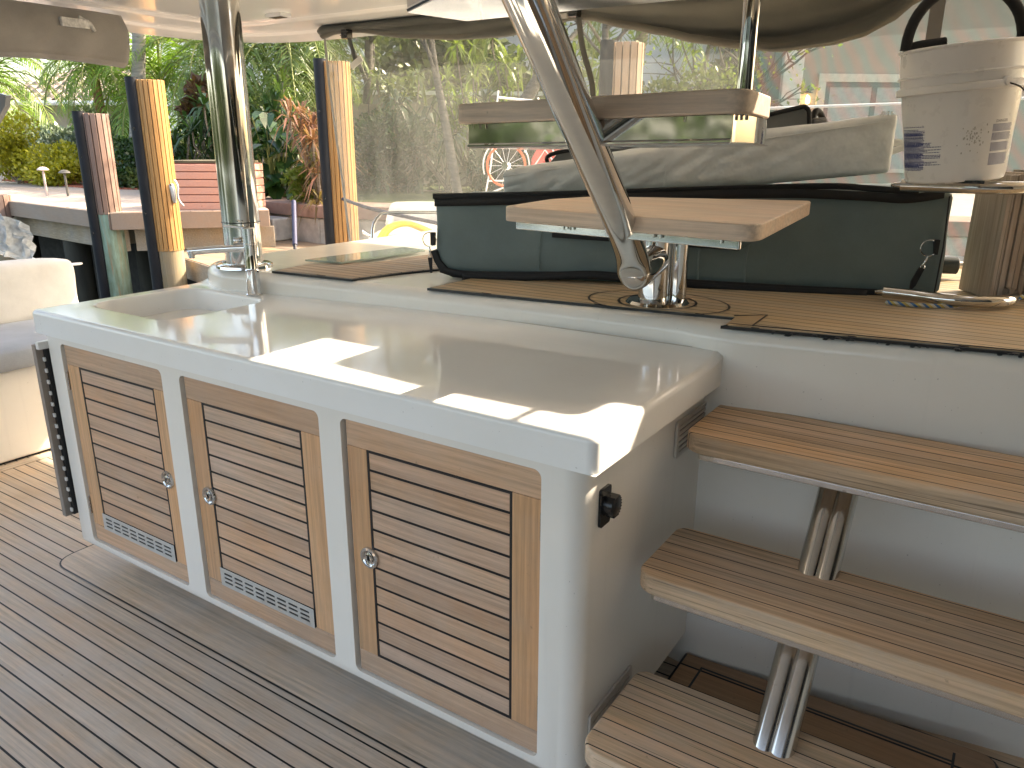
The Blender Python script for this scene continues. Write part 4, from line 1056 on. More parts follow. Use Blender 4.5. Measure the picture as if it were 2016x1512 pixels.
b = MB(); b.lathe([(0, 0), (.0, 0)], n=8) if False else None
# rope end
RP = MB(); rp = bez([(.285, 1.185, ZD + .008), (.36, 1.19, ZD + .008), (.43, 1.225, ZD + .008), (.50, 1.30, ZD + .01), (.56, 1.33, ZD + .01), (.60, 1.37, ZD + .03)], 30)
for ph, mi in ((0, 0), (2.1, 1), (4.2, 2)):
    RP.tube([p + Vector((0, .0028 * cos(i * .55 + ph), .0028 * sin(i * .55 + ph))) for i, p in enumerate(rp)], .0036, 7, mi=mi)
tag(RP.build('rope', [plain('rope_blue', (.06, .16, .36), rough=.8), plain('rope_white', (.6, .58, .5), rough=.8), plain('rope_yellow', (.55, .42, .12), rough=.8)]), 'short blue white and yellow rope end lying on the teak deck under the curved handrail', 'rope')
# black foam roller on a rail behind the bag
FR = thing('rail_with_foam_sleeve', (.38, 1.85, 1.03), 'low steel rail with a black foam sleeve on the deck behind the bag', 'rail')
b = MB(); b.tube([(.20, 1.72, 1.045), (1.1, 2.05, 1.045)], .011, 14); b.build('rail', STEEL, FR)
b = MB(); b.tube([(.30, 1.757, 1.045), (.405, 1.795, 1.045)], .028, 24); b.build('foam_sleeve', RUBBER, FR, bevel=.004)

# glass wind deflector and hatch glass at the deck edge
GL = MB(); GL.prism([(-1.66, .83), (-1.50, .86), (-1.47, 1.30), (-1.60, 1.32)], ZD + .003, ZD + .010)
gm, gnt, gb = new_mat('green_glass'); gb.inputs['Base Color'].default_value = (.55, .66, .60, 1); gb.inputs['Roughness'].default_value = .05; gb.inputs['Transmission Weight'].default_value = .4
tag(GL.build('deck_hatch_glass', gm), 'pale green glass deck hatch beside the teak panel', 'hatch')

# ------------------------------------------------------------------ bench at the left
WHITEF = fabric('pale_cushion', (.66, .65, .62), rough=.8, weave=400, wr=.35, wscale=6)
BLUEF = fabric('blue_grey_cushion', (.33, .36, .40), rough=.8, weave=400, wr=.15)
BN = thing('bench_base', (-3.6, -.2, 0), 'white moulded bench base at the left of the cockpit', 'bench')
b = MB(); b.prism([(-3.95, -1.5), (-3.17, -1.5), (-3.17, 1.02), (-3.95, 1.02)], .012, .44); b.build('base', GELW, BN, bevel=.02)
b = MB(); b.box((-3.9, -1.4, 0), (-3.2, .95, .012)); b.build('toe_line', BLACK, BN)
b = MB(); b.box((-3.1690, .0965, .03), (-3.1685, .0995, .41)); b.build('panel_joint', VENTD, BN)
def cushion(name, x0, x1, y0, y1, z0, z1, r, mat, label, n=(14, 30, 8), tilt=0, puff=.01):
    me = bmesh.new(); bmesh.ops.create_cube(me, size=1); bmesh.ops.subdivide_edges(me, edges=me.edges[:], cuts=11, use_grid_fill=True)
    L = Vector((x1 - x0, y1 - y0, z1 - z0)); c = Vector(((x0 + x1) / 2, (y0 + y1) / 2, (z0 + z1) / 2)); mb = MB(); V = []
    for v in me.verts:
        p = Vector((v.co.x * L.x, v.co.y * L.y, v.co.z * L.z)); q = Vector([max(-L[a] / 2 + r, min(L[a] / 2 - r, p[a])) for a in range(3)]); d = p - q
        if d.length > 1e-6: p = q + d.normalized() * min(r, max(abs(d.x), abs(d.y), abs(d.z)))
        nn = noise.noise((p + c) * 6) * .008
        p = p * (1 + nn * 2); p.x += puff * (1 if p.x > 0 else -1) * max(0, 1 - (2 * p.z / L.z) ** 2) * max(0, 1 - (2 * p.y / L.y) ** 2)
        p.x += tilt * p.z
        V.append(c + p)
    mb.add(V, [tuple(v.index for v in f.verts) for f in me.faces]); me.free()
    o = mb.build(name, mat, angle=80); s = o.modifiers.new('sub', 'SUBSURF'); s.levels = 1; s.render_levels = 1
    return tag(o, label, 'cushion')
cushion('seat_cushion', -3.74, -3.10, -1.5, 1.03, .435, .545, .045, BLUEF, 'blue-grey seat cushion on the white bench base')
BC = cushion('back_cushion', -3.93, -3.74, -1.5, 1.06, .50, .83, .06, WHITEF, 'pale sunlit back cushion of the bench, in front of the dark water', tilt=-.12)
b = MB(); b.tube([(-3.83 + .02 * cos(k * pi / 10), 1.10 + .02 * sin(k * pi / 10) * 1.6, .775) for k in range(20)], .005, 8, closed=True); b.build('loop_tab', plain('white_webbing', (.75, .75, .74), rough=.6), BC)
# stern rail tube by the bench
b = MB(); b.tube([(-4.2, .55, .98), (-3.98, .95, .80), (-3.9, 1.05, .74)], .016, 12); tag(b.build('stern_rail', plain('white_tube', (.8, .8, .78), rough=.3)), 'short white slanting tube behind the pale back cushion', 'rail')
b = MB(); b.prism([(-4.1, -2), (-3.95, -2), (-3.95, 1.6), (-4.1, 1.6)], -.1, .46); tag(b.build('transom', GELW, bevel=.02), kind='structure')

# ================================================================== outside
WATER, wnt, wb = new_mat('canal_water')
wb.inputs['Base Color'].default_value = (.012, .022, .018, 1); wb.inputs['Roughness'].default_value = .04
bump(wnt, wb, noise_tex(wnt, coords(wnt, (1, 1.6, 1)), 2.2, 5, .6), .35, .08)
b = MB(); b.box((-90, -60, -1.0), (70, 80, -.55)); tag(b.build('canal_water', WATER), kind='structure')
CONC = plain('seawall_concrete', (.40, .385, .35), rough=.85, var=.35, nscale=6, bmp=.5, bscale=25, bdist=.01)
COMPO = teak('composite_deck_boards', (.42, .34, .28), 0, 1, .14, .0, .006, grey=.3, rough=.65, plankvar=.08, grain=.35)
FASC = teak('composite_fascia', (.30, .225, .17), 0, grey=.2, rough=.6, grain=.3)
PT = teak('treated_timber', (.36, .29, .20), 0, grey=.5, rough=.8, grain=.9)
GARD = plain('garden_soil', (.10, .085, .05), rough=1, var=.4, nscale=5)
MULCH = plain('red_mulch', (.38, .11, .06), rough=1, var=.6, nscale=40, bmp=1, bscale=50, bdist=.03)
LAWN = plain('garden_ground', (.075, .10, .035), rough=1, var=.5, nscale=3, bmp=1, bscale=30, bdist=.05)
# land behind the seawall, one sheet to the far gardens
land = [(-80, 4.4), (-8.2, 4.45), (-6.6, 4.4), (-6.35, 4.25), (-5.1, 4.18), (3.5, 7.2), (60, 28), (60, 70), (-80, 70)]
b = MB(); b.prism(land, -1.2, .80); tag(b.build('garden_ground', LAWN), kind='structure')
dock = [(-22, 3.3), (-8.164, 2.773), (-6.028, 2.59), (-5.18, 3.58), (-6.10, 4.18), (-6.4, 4.7), (-7.9, 5.15), (-9.6, 4.35), (-22, 8.3)]
b = MB(); b.prism(dock, .815, .85); tag(b.build('dock_deck', COMPO), kind='structure')
b = MB()
def fascia(mb, A, B_, z0, z1, th=.03, out=.012):
    A = Vector(A); B_ = Vector(B_); d = (B_ - A).normalized(); n = Vector((d.y, -d.x))
    P = [A + n * out, B_ + n * out, B_ - n * th, A - n * th]; mb.prism([tuple(p) for p in P], z0, z1)
for A, B_ in (((-22, 3.3), (-8.164, 2.773)), ((-8.164, 2.773), (-6.028, 2.59)), ((-6.028, 2.59), (-5.18, 3.58))): fascia(b, A, B_, .70, .846, out=.02)
tag(b.build('dock_fascia', FASC, bevel=.004), kind='structure')
b = MB()
for A, B_ in (((-22, 3.42), (-8.1, 2.90)), ((-8.1, 2.90), (-6.06, 2.72)), ((-6.02, 2.78), (-5.25, 3.68)), ((-6.6, 3.0), (-6.0, 3.8))): fascia(b, A, B_, .50, .69)
for k in range(8): fascia(b, (-7.9 + k * .8 - 4, 3.0), (-7.7 + k * .8 - 4, 4.4), .66, .80)
tag(b.build('dock_beams', PT, bevel=.005), kind='structure')
b = MB()
for (x, y) in ((-7.35, 2.95), (-7.7, 3.9), (-6.6, 3.9), (-8.9, 3.2), (-10.5, 3.4), (-6.15, 3.6)): b.tube([(x, y, -1), (x, y, .70)], .12, 18)
tag(b.build('dock_supports', plain('wet_timber', (.045, .042, .03), rough=.8, var=.4, nscale=8, scale=(1, 1, .2))), kind='structure')
# lower landing
LOWT = teak('landing_boards', (.33, .24, .15), 0, 1, .14, .0, .006, grey=.35, rough=.65, plankvar=.12, grain=.6)
low = [(-5.80, 2.90), (-4.6, 2.56), (-2.6, 2.75), (-2.2, 4.9), (-5.1, 4.1), (-6.3, 4.12), (-6.41, 3.92)]
b = MB(); b.prism(low, .45, .50); tag(b.build('landing_deck', LOWT), kind='structure')
b = MB(); fascia(b, (-5.80, 2.90), (-4.6, 2.56), .33, .495); fascia(b, (-4.6, 2.56), (-2.6, 2.75), .33, .495); fascia(b, (-6.41, 3.92), (-5.80, 2.90), .33, .495)
fascia(b, (-5.5, 3.1), (-4.6, 2.75), .02, .25, .05); tag(b.build('landing_beams', PT, bevel=.004), kind='structure')
# seawall and cap
b = MB(); fascia(b, (-60, 4.38), (-6.38, 4.26), -1.1, .74, .4); tag(b.build('dock_back_wall', plain('wet_concrete', (.035, .033, .028), rough=.8, var=.4)), kind='structure'); b = MB()
pts = [(-6.38, 4.26), (-5.1, 4.10), (3.5, 7.1)]
for A, B_ in zip(pts[:-1], pts[1:]): fascia(b, A, B_, -1.1, .74, .4)
b.box((-5.95, 3.92, .50), (-5.55, 4.2, .72)); tag(b.build('seawall', CONC, bevel=.02), kind='structure')
b = MB()
for A, B_ in zip(pts[:-1], pts[1:]): fascia(b, A, B_, .742, .86, .5, .04)
tag(b.build('seawall_cap', plain('cap_render', (.30, .20, .16), rough=.8, var=.2, nscale=9), bevel=.008), kind='structure')
b = MB(); b.prism([(-14.6, 5.0), (-9.6, 4.40), (-8.3, 4.85), (-8.3, 5.7), (-14.6, 6.1)], .801, .87)
tag(b.build('mulch_bed', MULCH), kind='structure')
b = MB(); b.prism([(-4.2, 4.65), (3.4, 7.3), (6, 14), (-2.2, 11.2)], .801, .812); tag(b.build('patio_paving', plain('patio_paving', (.45, .42, .36), rough=.7, var=.08, nscale=4)), kind='structure')

# mooring piles
def pile(x, y, zt, r, wood, zcov, label, greens=False, rub=.046, ns=20):
    P = thing('mooring_pile', (x, y, -1.0), label, 'pile', 'clad mooring piles along the dock')
    V = Vector((.5851 - x, -1.1662 - y)).normalized(); left = Vector((-V.y * -1, V.x * -1))
    left = Vector((V.y, -V.x)); left = left if left.dot(Vector((-.835, -.55))) > 0 else -left
    n = ns; mb = MB()
    for k in range(n):
        a0 = 2 * pi * (k + .08) / n; a1 = 2 * pi * (k + .92) / n
        q = [(x + r * cos(a0), y + r * sin(a0)), (x + r * cos(a1), y + r * sin(a1)), (x + (r - .022) * cos(a1), y + (r - .022) * sin(a1)), (x + (r - .022) * cos(a0), y + (r - .022) * sin(a0))]
        mb.prism(q, zcov, zt - random.random() * .004)
    C_ = mb.build('cladding', wood, P, bevel=.003, seg=2)
    mb = MB(); mb.tube([(x, y, zcov + .005), (x, y, zt - .02)], r - .02, 24); mb.build('liner', BLACK, P)
    mb = MB(); mb.tube([(x, y, -1), (x, y, -.2), (x, y, .2), (x + .004, y, zcov + .02)], r * .93, 24)
    mb.build('post', GREENP if greens else PT2, P)
    c = Vector((x, y)) + left * (r * 1.02) + V * (r * .34)
    mb = MB(); mb.tube([(c.x, c.y, -1), (c.x, c.y, zt + .015)], rub, 28); R_ = mb.build('rubber_strip', RUBSTRIP, P, angle=30)
    mb = MB()
    for z in [(-.3 + k * .095) for k in range(int((zt + .25) / .095))]:
        for s in (-1, 1):
            d = (V * .55 - left * .84 * 1).normalized() if s > 0 else (V * .9 + left * .4).normalized()
            if s < 0: continue
            p = c + d * rub * .99; mb.lathe([(0, .004), (.005, .003), (.006, 0)], M=Matrix.Translation((p.x, p.y, z)) @ Vector((0, 0, 1)).rotation_difference(Vector((d.x, d.y, 0))).to_matrix().to_4x4(), n=8)
    mb.build('screws', plain('galvanised', (.62, .64, .66), rough=.3, metal=.8), R_)
    for z in (zt - .35, zt - .98): 
        mb = MB()
        d = (V * .8 + left * .6).normalized(); p = c + d * rub * .98
        mb.lathe([(.0, .004), (.012, .004), (.013, 0)], M=Matrix.Translation((p.x, p.y, z)) @ Vector((0, 0, 1)).rotation_difference(Vector((d.x, d.y, 0))).to_matrix().to_4x4(), n=14)
        mb.build('bolt', BLACKP, R_)
    return P, V, left
RUBSTRIP = plain('rubber_strip', (.009, .011, .015), spec=.25, rough=.5, var=.2, nscale=8)
PT2 = teak('pile_timber', (.30, .24, .14), 2, grey=.4, rough=.85, grain=1.0)
m, nt, bb = new_mat('algae_timber'); GREENP = m
v = coords(nt); n1 = noise_tex(nt, coords(nt, (9, 9, 1.5)), 2, 5, .7); c = mixc(nt, ramp(nt, n1, .35, .6), (.16, .20, .12), (.26, .38, .30)); n2 = noise_tex(nt, coords(nt, (14, 14, 1)), 1.5, 3)
c = mixc(nt, ramp(nt, n2, .55, .7), c, (.34, .22, .11)); nt.links.new(c, bb.inputs['Base Color']); bb.inputs['Roughness'].default_value = .85; bump(nt, bb, n1, .5, .01)
W_GREY = teak('clad_brown', (.25, .165, .13), 2, grey=.2, rough=.6, grain=.45)
W_YEL = teak('clad_honey', (.40, .21, .075), 2, grey=.0, rough=.45, grain=.9, warm=(.44, .235, .09))
W_TAN = teak('clad_tan', (.33, .22, .14), 2, grey=.2, rough=.6, grain=.45)
pile(-6.13, 2.63, 1.655, .112, W_GREY, .83, 'short brown clad pile with greenish timber below, leftmost of the tall piles', True, ns=15)
P2_, V2_, L2_ = pile(-5.16, 2.54, 1.875, .112, W_YEL, .60, 'honey coloured clad pile with a metal cleat, in front of the red-brown planter')
pile(-3.91, 3.26, 2.0, .108, W_YEL, .30, 'pile half behind the edge of the vinyl curtain, right of the steel pillar')
pile(-1.89, 3.98, 2.075, .118, W_TAN, .3, 'broad tan clad pile seen through the vinyl just above the upper ladder tread', rub=.055, ns=14)
# small end pile at the far left
SP = thing('dock_post', (-8.26, 2.72, -1), 'short brown clad post at the far left corner of the dock', 'post')
b = MB()
for k in range(10):
    a0 = 2 * pi * (k + .06) / 10; a1 = 2 * pi * (k + .94) / 10; r = .12; b.prism([(-8.26 + r * cos(a0), 2.70 + r * sin(a0)), (-8.26 + r * cos(a1), 2.70 + r * sin(a1)), (-8.26 + (r - .03) * cos(a1), 2.70 + (r - .03) * sin(a1)), (-8.26 + (r - .03) * cos(a0), 2.70 + (r - .03) * sin(a0))], .68, .905)
b.build('cladding', W_GREY, SP, bevel=.003)
b = MB(); b.tube([(-8.26, 2.70, -1), (-8.26, 2.70, .89)], .105, 18); b.build('post', PT2, SP)
# cleat on the honey pile
CLT = thing('cleat', (-5.04, 2.47, 1.06), 'curved grey metal cleat fixed to the honey coloured pile', 'cleat')
Rr = -L2_; c0 = Vector((-5.16, 2.54)) + (V2_ * .6 + Rr * .75).normalized() * .114
b = MB(); o3 = Vector((c0.x, c0.y, 0)); v3 = Vector((V2_.x, V2_.y, 0)); r3 = Vector((Rr.x, Rr.y, 0))
b.tube(bez([o3 + Vector((0, 0, 1.148)) + r3 * .006 + v3 * .030, o3 + Vector((0, 0, 1.10)) + v3 * .038 + r3 * .028, o3 + Vector((0, 0, 1.03)) + v3 * .038 + r3 * .020, o3 + Vector((0, 0, .985)) + v3 * .038 + r3 * .028, o3 + Vector((0, 0, .945)) + v3 * .03 + r3 * .055], 6), [.005] + [.008] * 23 + [.004], 10)
b.tube([o3 + Vector((0, 0, 1.115)) - r3 * .022 + v3 * .012, o3 + Vector((0, 0, 1.07)) - r3 * .012 + v3 * .02, o3 + Vector((0, 0, 1.0)) - r3 * .010 + v3 * .02, o3 + Vector((0, 0, .975)) - r3 * .006 + v3 * .012], [.020, .022, .018, .012], 12)
b.build('cleat', plain('cast_aluminium', (.55, .56, .58), rough=.4, metal=.7), CLT)
b = MB(); b.lathe([(0, .006), (.007, .005), (.008, 0)], M=Matrix.Translation(o3 + Vector((0, 0, 1.11)) - r3 * .022 + v3 * .03) @ Vector((0, 0, 1)).rotation_difference(v3).to_matrix().to_4x4(), n=10); b.build('bolt', BLACKP, CLT)

# planter box of salmon boards
PB = thing('planter_box', (-5.6, 3.4, .85), 'salmon coloured planter box of horizontal boards standing on the dock behind the honey coloured pile', 'planter')
SALM = teak('salmon_boards', (.62, .33, .25), 0, grey=.1, rough=.55, grain=.2)
hexp = [(-5.83, 3.07), (-5.35, 3.43), (-5.48, 3.80), (-6.0, 3.86), (-6.22, 3.55), (-6.12, 3.25)]
b = MB()
for k in range(6):
    b.prism(offset_poly(hexp, -.0), .851 + k * .066, .851 + k * .066 + .059)
b.build('boards', SALM, PB, bevel=.005)
b = MB(); b.prism(offset_poly(hexp, .012), .852, 1.25); b.build('liner', plain('dark_board_gap', (.16, .06, .04), rough=.9), PB)
b = MB(); b.prism(offset_poly(hexp, .03), 1.2505, 1.27); b.build('soil', GARD, PB)
b = MB(); bridge(b, [(x, y, 1.262) for x, y in offset_poly(hexp, -.012)], [(x, y, 1.262) for x, y in offset_poly(hexp, .04)]); 

# ------------------------------------------------------------------ vegetation
def R_(a, c): return random.uniform(a, c)
def frond(mb, base, az, el, L, droop, n=34, w=.011, ll=.30, mi=0):
    p = Vector(base); d = Vector((cos(az) * cos(el), sin(az) * cos(el), sin(el))); step = L / n
    side = Vector((-sin(az), cos(az), 0)); path = []
    for k in range(n + 1):
        path.append(p.copy()); p = p + d * step; d.z -= droop * step / L * (1 + 1.2 * k / n); d.normalize()
    mb.tube(path[::4] + [path[-1]], [.010] * (len(path[::4])) + [.002], 4, caps=False, mi=1)
    for k in range(3, n):
        t = k / n; q = path[k]; f = (path[min(k + 1, n)] - path[k - 1]).normalized(); upv = side.cross(f).normalized() * -1
        l = ll * (sin(pi * (t * .88 + .1)) ** .7) * R_(.85, 1.1)
        for s in (-1, 1):
            dr = (side * s * 1.0 + f * .75 + Vector((0, 0, R_(-.30, .25)))).normalized()
            tip = q + dr * l + Vector((0, 0, -l * .28)); midp = q + dr * l * .5 + Vector((0, 0, .01))
            wv = f * w * R_(.8, 1.3) + Vector((0, 0, R_(-.004, .004)))
            mb.add([q, midp - wv, tip, midp + wv], [(0, 1, 2, 3)])
def palm(label, crown, base, L, nf, mat, tr=.07, trmat=None, w=.012, ll=.30, shaft=True, seed=0, name='palm_tree', n=34, lean=0):
    random.seed(seed)
    T = thing(name, base, label, 'palm', 'garden palms beyond the dock')
    b = MB(); c = Vector(crown); s = Vector(base); pts = bez([s, s.lerp(c, .35) + Vector((lean, 0, 0)), s.lerp(c, .7) + Vector((lean, 0, 0)), c], 10)
    b.tube(pts, [tr * (1.15 - .4 * i / len(pts)) * (1 + .05 * (i % 2)) for i in range(len(pts))], 14); b.build('trunk', trmat or TRUNK, T)
    b = MB()
    for k in range(nf):
        az = k * 2.39996 + R_(-.2, .2); q = k / nf
        frond(b, c, az, rad(78 - 95 * q) + R_(-.1, .1), L * R_(.85, 1.1), 1.3 + .9 * q, w=w, ll=ll * L, n=n)
    b.build('crown', [mat, STALK], T, smooth=False)
    return T
def leaf_quad(mb, p, d, up_, L, w, fold=0):
    s = d.cross(up_); s = s.normalized() if s.length > 1e-4 else Vector((1, 0, 0))
    mb.add([p, p + d * L * .45 - s * w, p + d * L, p + d * L * .45 + s * w], [(0, 1, 2, 3)])
def rnd_dir():
    z = R_(-1, 1); a = R_(0, 2 * pi); r = math.sqrt(1 - z * z); return Vector((r * cos(a), r * sin(a), z))
def foliage(c, rad3, n, L, w, seed=0, lumps=9, shell=.55, up_bias=.4):
    random.seed(seed); mb = MB(); c = Vector(c); rx = Vector(rad3)
    ls = [(Vector([rnd_dir()[a] * rx[a] * .62 for a in range(3)]), R_(.38, .62)) for _ in range(lumps)]
    for i in range(n):
        lc, lr = ls[i % lumps]; d = rnd_dir(); rr = (shell + (1 - shell) * random.random()) * lr
        p = c + lc + Vector([d[a] * rx[a] * rr for a in range(3)])
        if p.z < c.z - rx.z: continue
        dd = (d * .8 + rnd_dir() * .8 + Vector((0, 0, up_bias))).normalized()
        leaf_quad(mb, p, dd, rnd_dir(), L * R_(.6, 1.3), w * R_(.7, 1.2))
    return mb
def stems(mb, base, c, rx, n, r):
    for k in range(n):
        e = Vector(c) + Vector([rnd_dir()[a] * rx[a] * .5 for a in range(3)]); s = Vector(base) + Vector((R_(-.1, .1) * rx[0], R_(-.1, .1) * rx[1], 0)); m_ = s.lerp(e, .5) + Vector((R_(-.1, .1), R_(-.1, .1), 0))
        mb.tube(bez([s, m_, e], 4), r, 6)
def bush(name, label, c, rx, n, L, w, mat, seed, cat='shrub', group=None, base=.81):
    T = thing(name, (c[0], c[1], base), label, cat, group)
    foliage(c, rx, n, L, w, seed).build('leaves', mat, T, smooth=False)
    mb = MB(); stems(mb, (c[0], c[1], base), c, rx, 7, .012); mb.build('stems', TRUNK, T); return T
def blades(name, label, c, heads, nb, L, w, mat, seed, spread=.3, cat='plant', group=None, base=.81, up_=.5, arch=.35):
    random.seed(seed); T = thing(name, (c[0], c[1], base), label, cat, group); mb = MB(); st = MB()
    for h in range(heads):
        hp_ = Vector(c) + Vector((R_(-spread, spread), R_(-spread, spread), R_(-spread, spread) * 1.1))
        st.tube([(c[0] + R_(-.08, .08), c[1] + R_(-.08, .08), base), (hp_ + Vector((0, 0, -.15))), hp_], .011, 6)
        for k in range(nb):
            d = (rnd_dir() + Vector((0, 0, up_))).normalized(); l = L * R_(.7, 1.15); s = d.cross(Vector((0, 0, 1))).normalized() * w
            m1 = hp_ + d * l * .45; tp = hp_ + d * l * .9 + Vector((0, 0, -l * arch))
            mb.add([hp_ - s * .4, hp_ + s * .4, m1 + s, m1 - s, tp], [(0, 1, 2, 3), (3, 2, 4)])
    mb.build('leaves', mat, T, smooth=False); st.build('stems', TRUNK, T); return T

TRUNK = plain('bark', (.24, .20, .155), rough=.9, var=.3, nscale=9, scale=(1, 1, 6), bmp=.8, bscale=9, bdist=.02)
TRUNKD = plain('dark_bark', (.10, .09, .075), rough=.9, var=.4, nscale=9, scale=(1, 1, 4), bmp=.8, bscale=9, bdist=.02)
TRUNKG = plain('grey_palm_bark', (.24, .225, .19), rough=.9, var=.3, nscale=7, scale=(1, 1, 5), bmp=.8, bscale=7, bdist=.02)
TRUNKO = plain('fibrous_bark', (.26, .14, .07), rough=1, var=.5, nscale=20, bmp=1, bscale=30, bdist=.02)
TRUNKP = plain('pale_pink_bark', (.55, .47, .43), rough=.8, var=.15, nscale=5, scale=(1, 1, 4))
STALK = plain('frond_stalk', (.20, .22, .06), rough=.6)
LG = leaf_mat('bright_frond', (.15, .27, .05), trans=.45)
LM = leaf_mat('mid_frond', (.12, .19, .06), trans=.35)
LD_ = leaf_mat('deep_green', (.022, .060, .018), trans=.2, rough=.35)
LY = leaf_mat('yellow_green', (.30, .29, .03), trans=.3, tip=(.42, .36, .02))
LS = leaf_mat('silver_green', (.17, .22, .16), trans=.15, tip=(.22, .27, .20))
LO = leaf_mat('olive_leaf', (.09, .13, .04), trans=.25)
LC = leaf_mat('bronze_leaf', (.22, .13, .07), trans=.4, tip=(.62, .27, .20))
LB = leaf_mat('broad_leaf', (.025, .07, .022), trans=.2, rough=.25)
LL = leaf_mat('lime_leaf', (.15, .22, .05), trans=.45)

palm('bright green feather palm behind the honey coloured pile', (-10.15, 5.95, 2.25), (-10.3, 5.6, .8), 1.35, 34, LG, .075, TRUNKG, seed=1, ll=.30)
palm('pale ringed palm trunk with its crown hidden above the roof', (-9.9, 5.75, 4.6), (-9.86, 5.15, .8), 1.6, 18, LM, .085, TRUNKG, seed=2, lean=.1)
palm('fine leaved palm left of the grey trunk, in front of the tiled roof', (-10.95, 5.45, 2.45), (-10.6, 5.3, .8), 1.05, 30, LG, .07, TRUNKO, seed=3, w=.009, ll=.30)
palm('loose palm over the tiled roof below the taupe flap', (-12.6, 6.3, 3.3), (-12.4, 6.4, .8), .9, 22, LM, .07, TRUNKO, seed=4, w=.010)
palm('palm with a pale pinkish trunk at the far left', (-13.3, 5.05, 2.35), (-12.85, 4.85, .8), 1.5, 26, LG, .10, TRUNKP, seed=5)
palm('dark palm just left of the steel pillar', (-9.0, 6.1, 2.45), (-9.0, 6.1, .8), 1.15, 24, LM, .07, TRUNKO, seed=6)
palm('palm with a rough brown trunk right of the steel pillar', (-7.75, 6.15, 2.60), (-7.45, 5.85, .8), 1.35, 38, LM, .085, TRUNK, seed=7, w=.012, ll=.32, lean=-.05)
palm('slim palm behind the vinyl curtain with hanging fronds', (-4.0, 9.1, 3.7), (-4.3, 8.8, .8), 1.6, 26, LM, .09, TRUNK, seed=8)
palm('distant palm seen against the blue sky right of the ladder', (-4.3, 14.6, 3.9), (-4.2, 14.5, .8), 1.5, 24, LD_, .08, TRUNK, seed=9)
palm('distant leaning palm against the sky beside the right hand house', (-3.6, 15.6, 4.6), (-4.0, 15.4, .8), 1.3, 22, LD_, .07, TRUNK, seed=10)
bush('topiary_bush', 'round yellow-green clipped ball bush at the far left', (-11.65, 4.52, 1.33), (.50, .50, .42), 4200, .055, .022, LY, 21, group='garden shrubs')
b = None
bush('low_bush', 'low golden-green bush behind the pale path light', (-10.9, 4.62, 1.12), (.55, .5, .33), 4200, .050, .020, LY, 22, group='garden shrubs')
bush('low_bush', 'second golden-green bush between the path lights', (-10.25, 4.78, 1.08), (.42, .45, .30), 3200, .050, .020, LY, 23, group='garden shrubs')
bush('silver_shrub', 'silvery grey-green shrub in front of the tiled roof house', (-12.3, 5.75, 1.20), (.85, .6, .45), 5200, .085, .026, LS, 24, group='garden shrubs')
bush('silver_shrub', 'taller silvery shrub left of the short brown pile', (-11.4, 5.80, 1.45), (.45, .5, .58), 3600, .085, .026, LS, 25, group='garden shrubs')
bush('green_hedge', 'dark green clipped hedge between the two left piles', (-9.5, 4.95, 1.13), (.75, .5, .36), 5200, .05, .02, LD_, 26, group='garden shrubs')
bush('green_hedge', 'olive hedge low behind the short brown pile', (-8.7, 4.95, 1.0), (.6, .4, .28), 3600, .05, .02, LO, 27, group='garden shrubs')
bush('green_hedge', 'bushy hedge under the white wall between the piles', (-11.0, 6.6, 1.2), (1.3, .5, .45), 5200, .06, .024, LO, 271, group='garden shrubs')
for i, (x, y, z, s, lab) in enumerate(((-8.1, 4.75, 1.40, .42, 'dark glossy plant above the planter box, left part'), (-7.55, 4.95, 1.45, .45, 'dark glossy plant above the planter box, right part'), (-7.0, 4.9, 1.35, .40, 'dark plant hidden mostly behind the steel pillar'))):
    blades('leafy_plant', lab, (x, y, z), 12, 26, .42, .022, LD_, 30 + i, spread=s, group='dark plants behind the planter')
bush('red_brown_shrub', 'bronze leaved shrub left above the dark glossy plants', (-8.2, 5.3, 1.75), (.42, .4, .40), 2200, .10, .035, leaf_mat('bronze_dark', (.09, .05, .03)), 33)
# broad leaved plants
def broad(name, label, c, n, L, seed):
    random.seed(seed); T = thing(name, (c[0], c[1], .81), label, 'plant', 'broad leaved plants by the seawall'); mb = MB(); st = MB()
    for k in range(n):
        p = Vector(c) + Vector((R_(-.30, .30), R_(-.25, .25), R_(-.42, .42))); d = (rnd_dir() * Vector((1, 1, .3)) + Vector((.3, -.7, -.25))).normalized(); l = L * R_(.7, 1.15); s = d.cross(Vector((0, 0, 1))).normalized()
        n_ = s.cross(d); prof_ = [(0, 0), (.12, .30), (.35, .44), (.65, .36), (.88, .16), (1, 0)]
        Lf = [p + d * l * t - s * l * w_ * .75 + n_ * l * (.06 - .3 * t * t) + n_ * w_ * .08 for t, w_ in prof_]; Rt = [p + d * l * t + s * l * w_ * .75 + n_ * l * (.06 - .3 * t * t) + n_ * w_ * .08 for t, w_ in prof_]; Md = [p + d * l * t + n_ * l * (.03 - .3 * t * t) for t, w_ in prof_]
        m_ = len(prof_); mb.add(Lf + Md + Rt, [(i, i + 1, m_ + i + 1, m_ + i) for i in range(m_ - 1)] + [(m_ + i, m_ + i + 1, 2 * m_ + i + 1, 2 * m_ + i) for i in range(m_ - 1)])
        st.tube([(c[0] + R_(-.05, .05), c[1] + R_(-.05, .05), .81), p], .007, 5)
    mb.build('leaves', LB, T); st.build('stems', STALK, T)
broad('broad_leaf_plant', 'dark plant with big glossy oval leaves right of the steel pillar', (-6.3, 4.62, 1.30), 60, .26, 41)
broad('broad_leaf_plant', 'big oval leaved plant low beside the bronze spiky plant', (-6.0, 4.85, 1.15), 34, .22, 42)
blades('ti_plant', 'spiky pink and bronze plant left of the pile at the curtain edge', (-5.32, 4.35, 1.38), 13, 34, .34, .011, LC, 43, spread=.26, up_=.55)
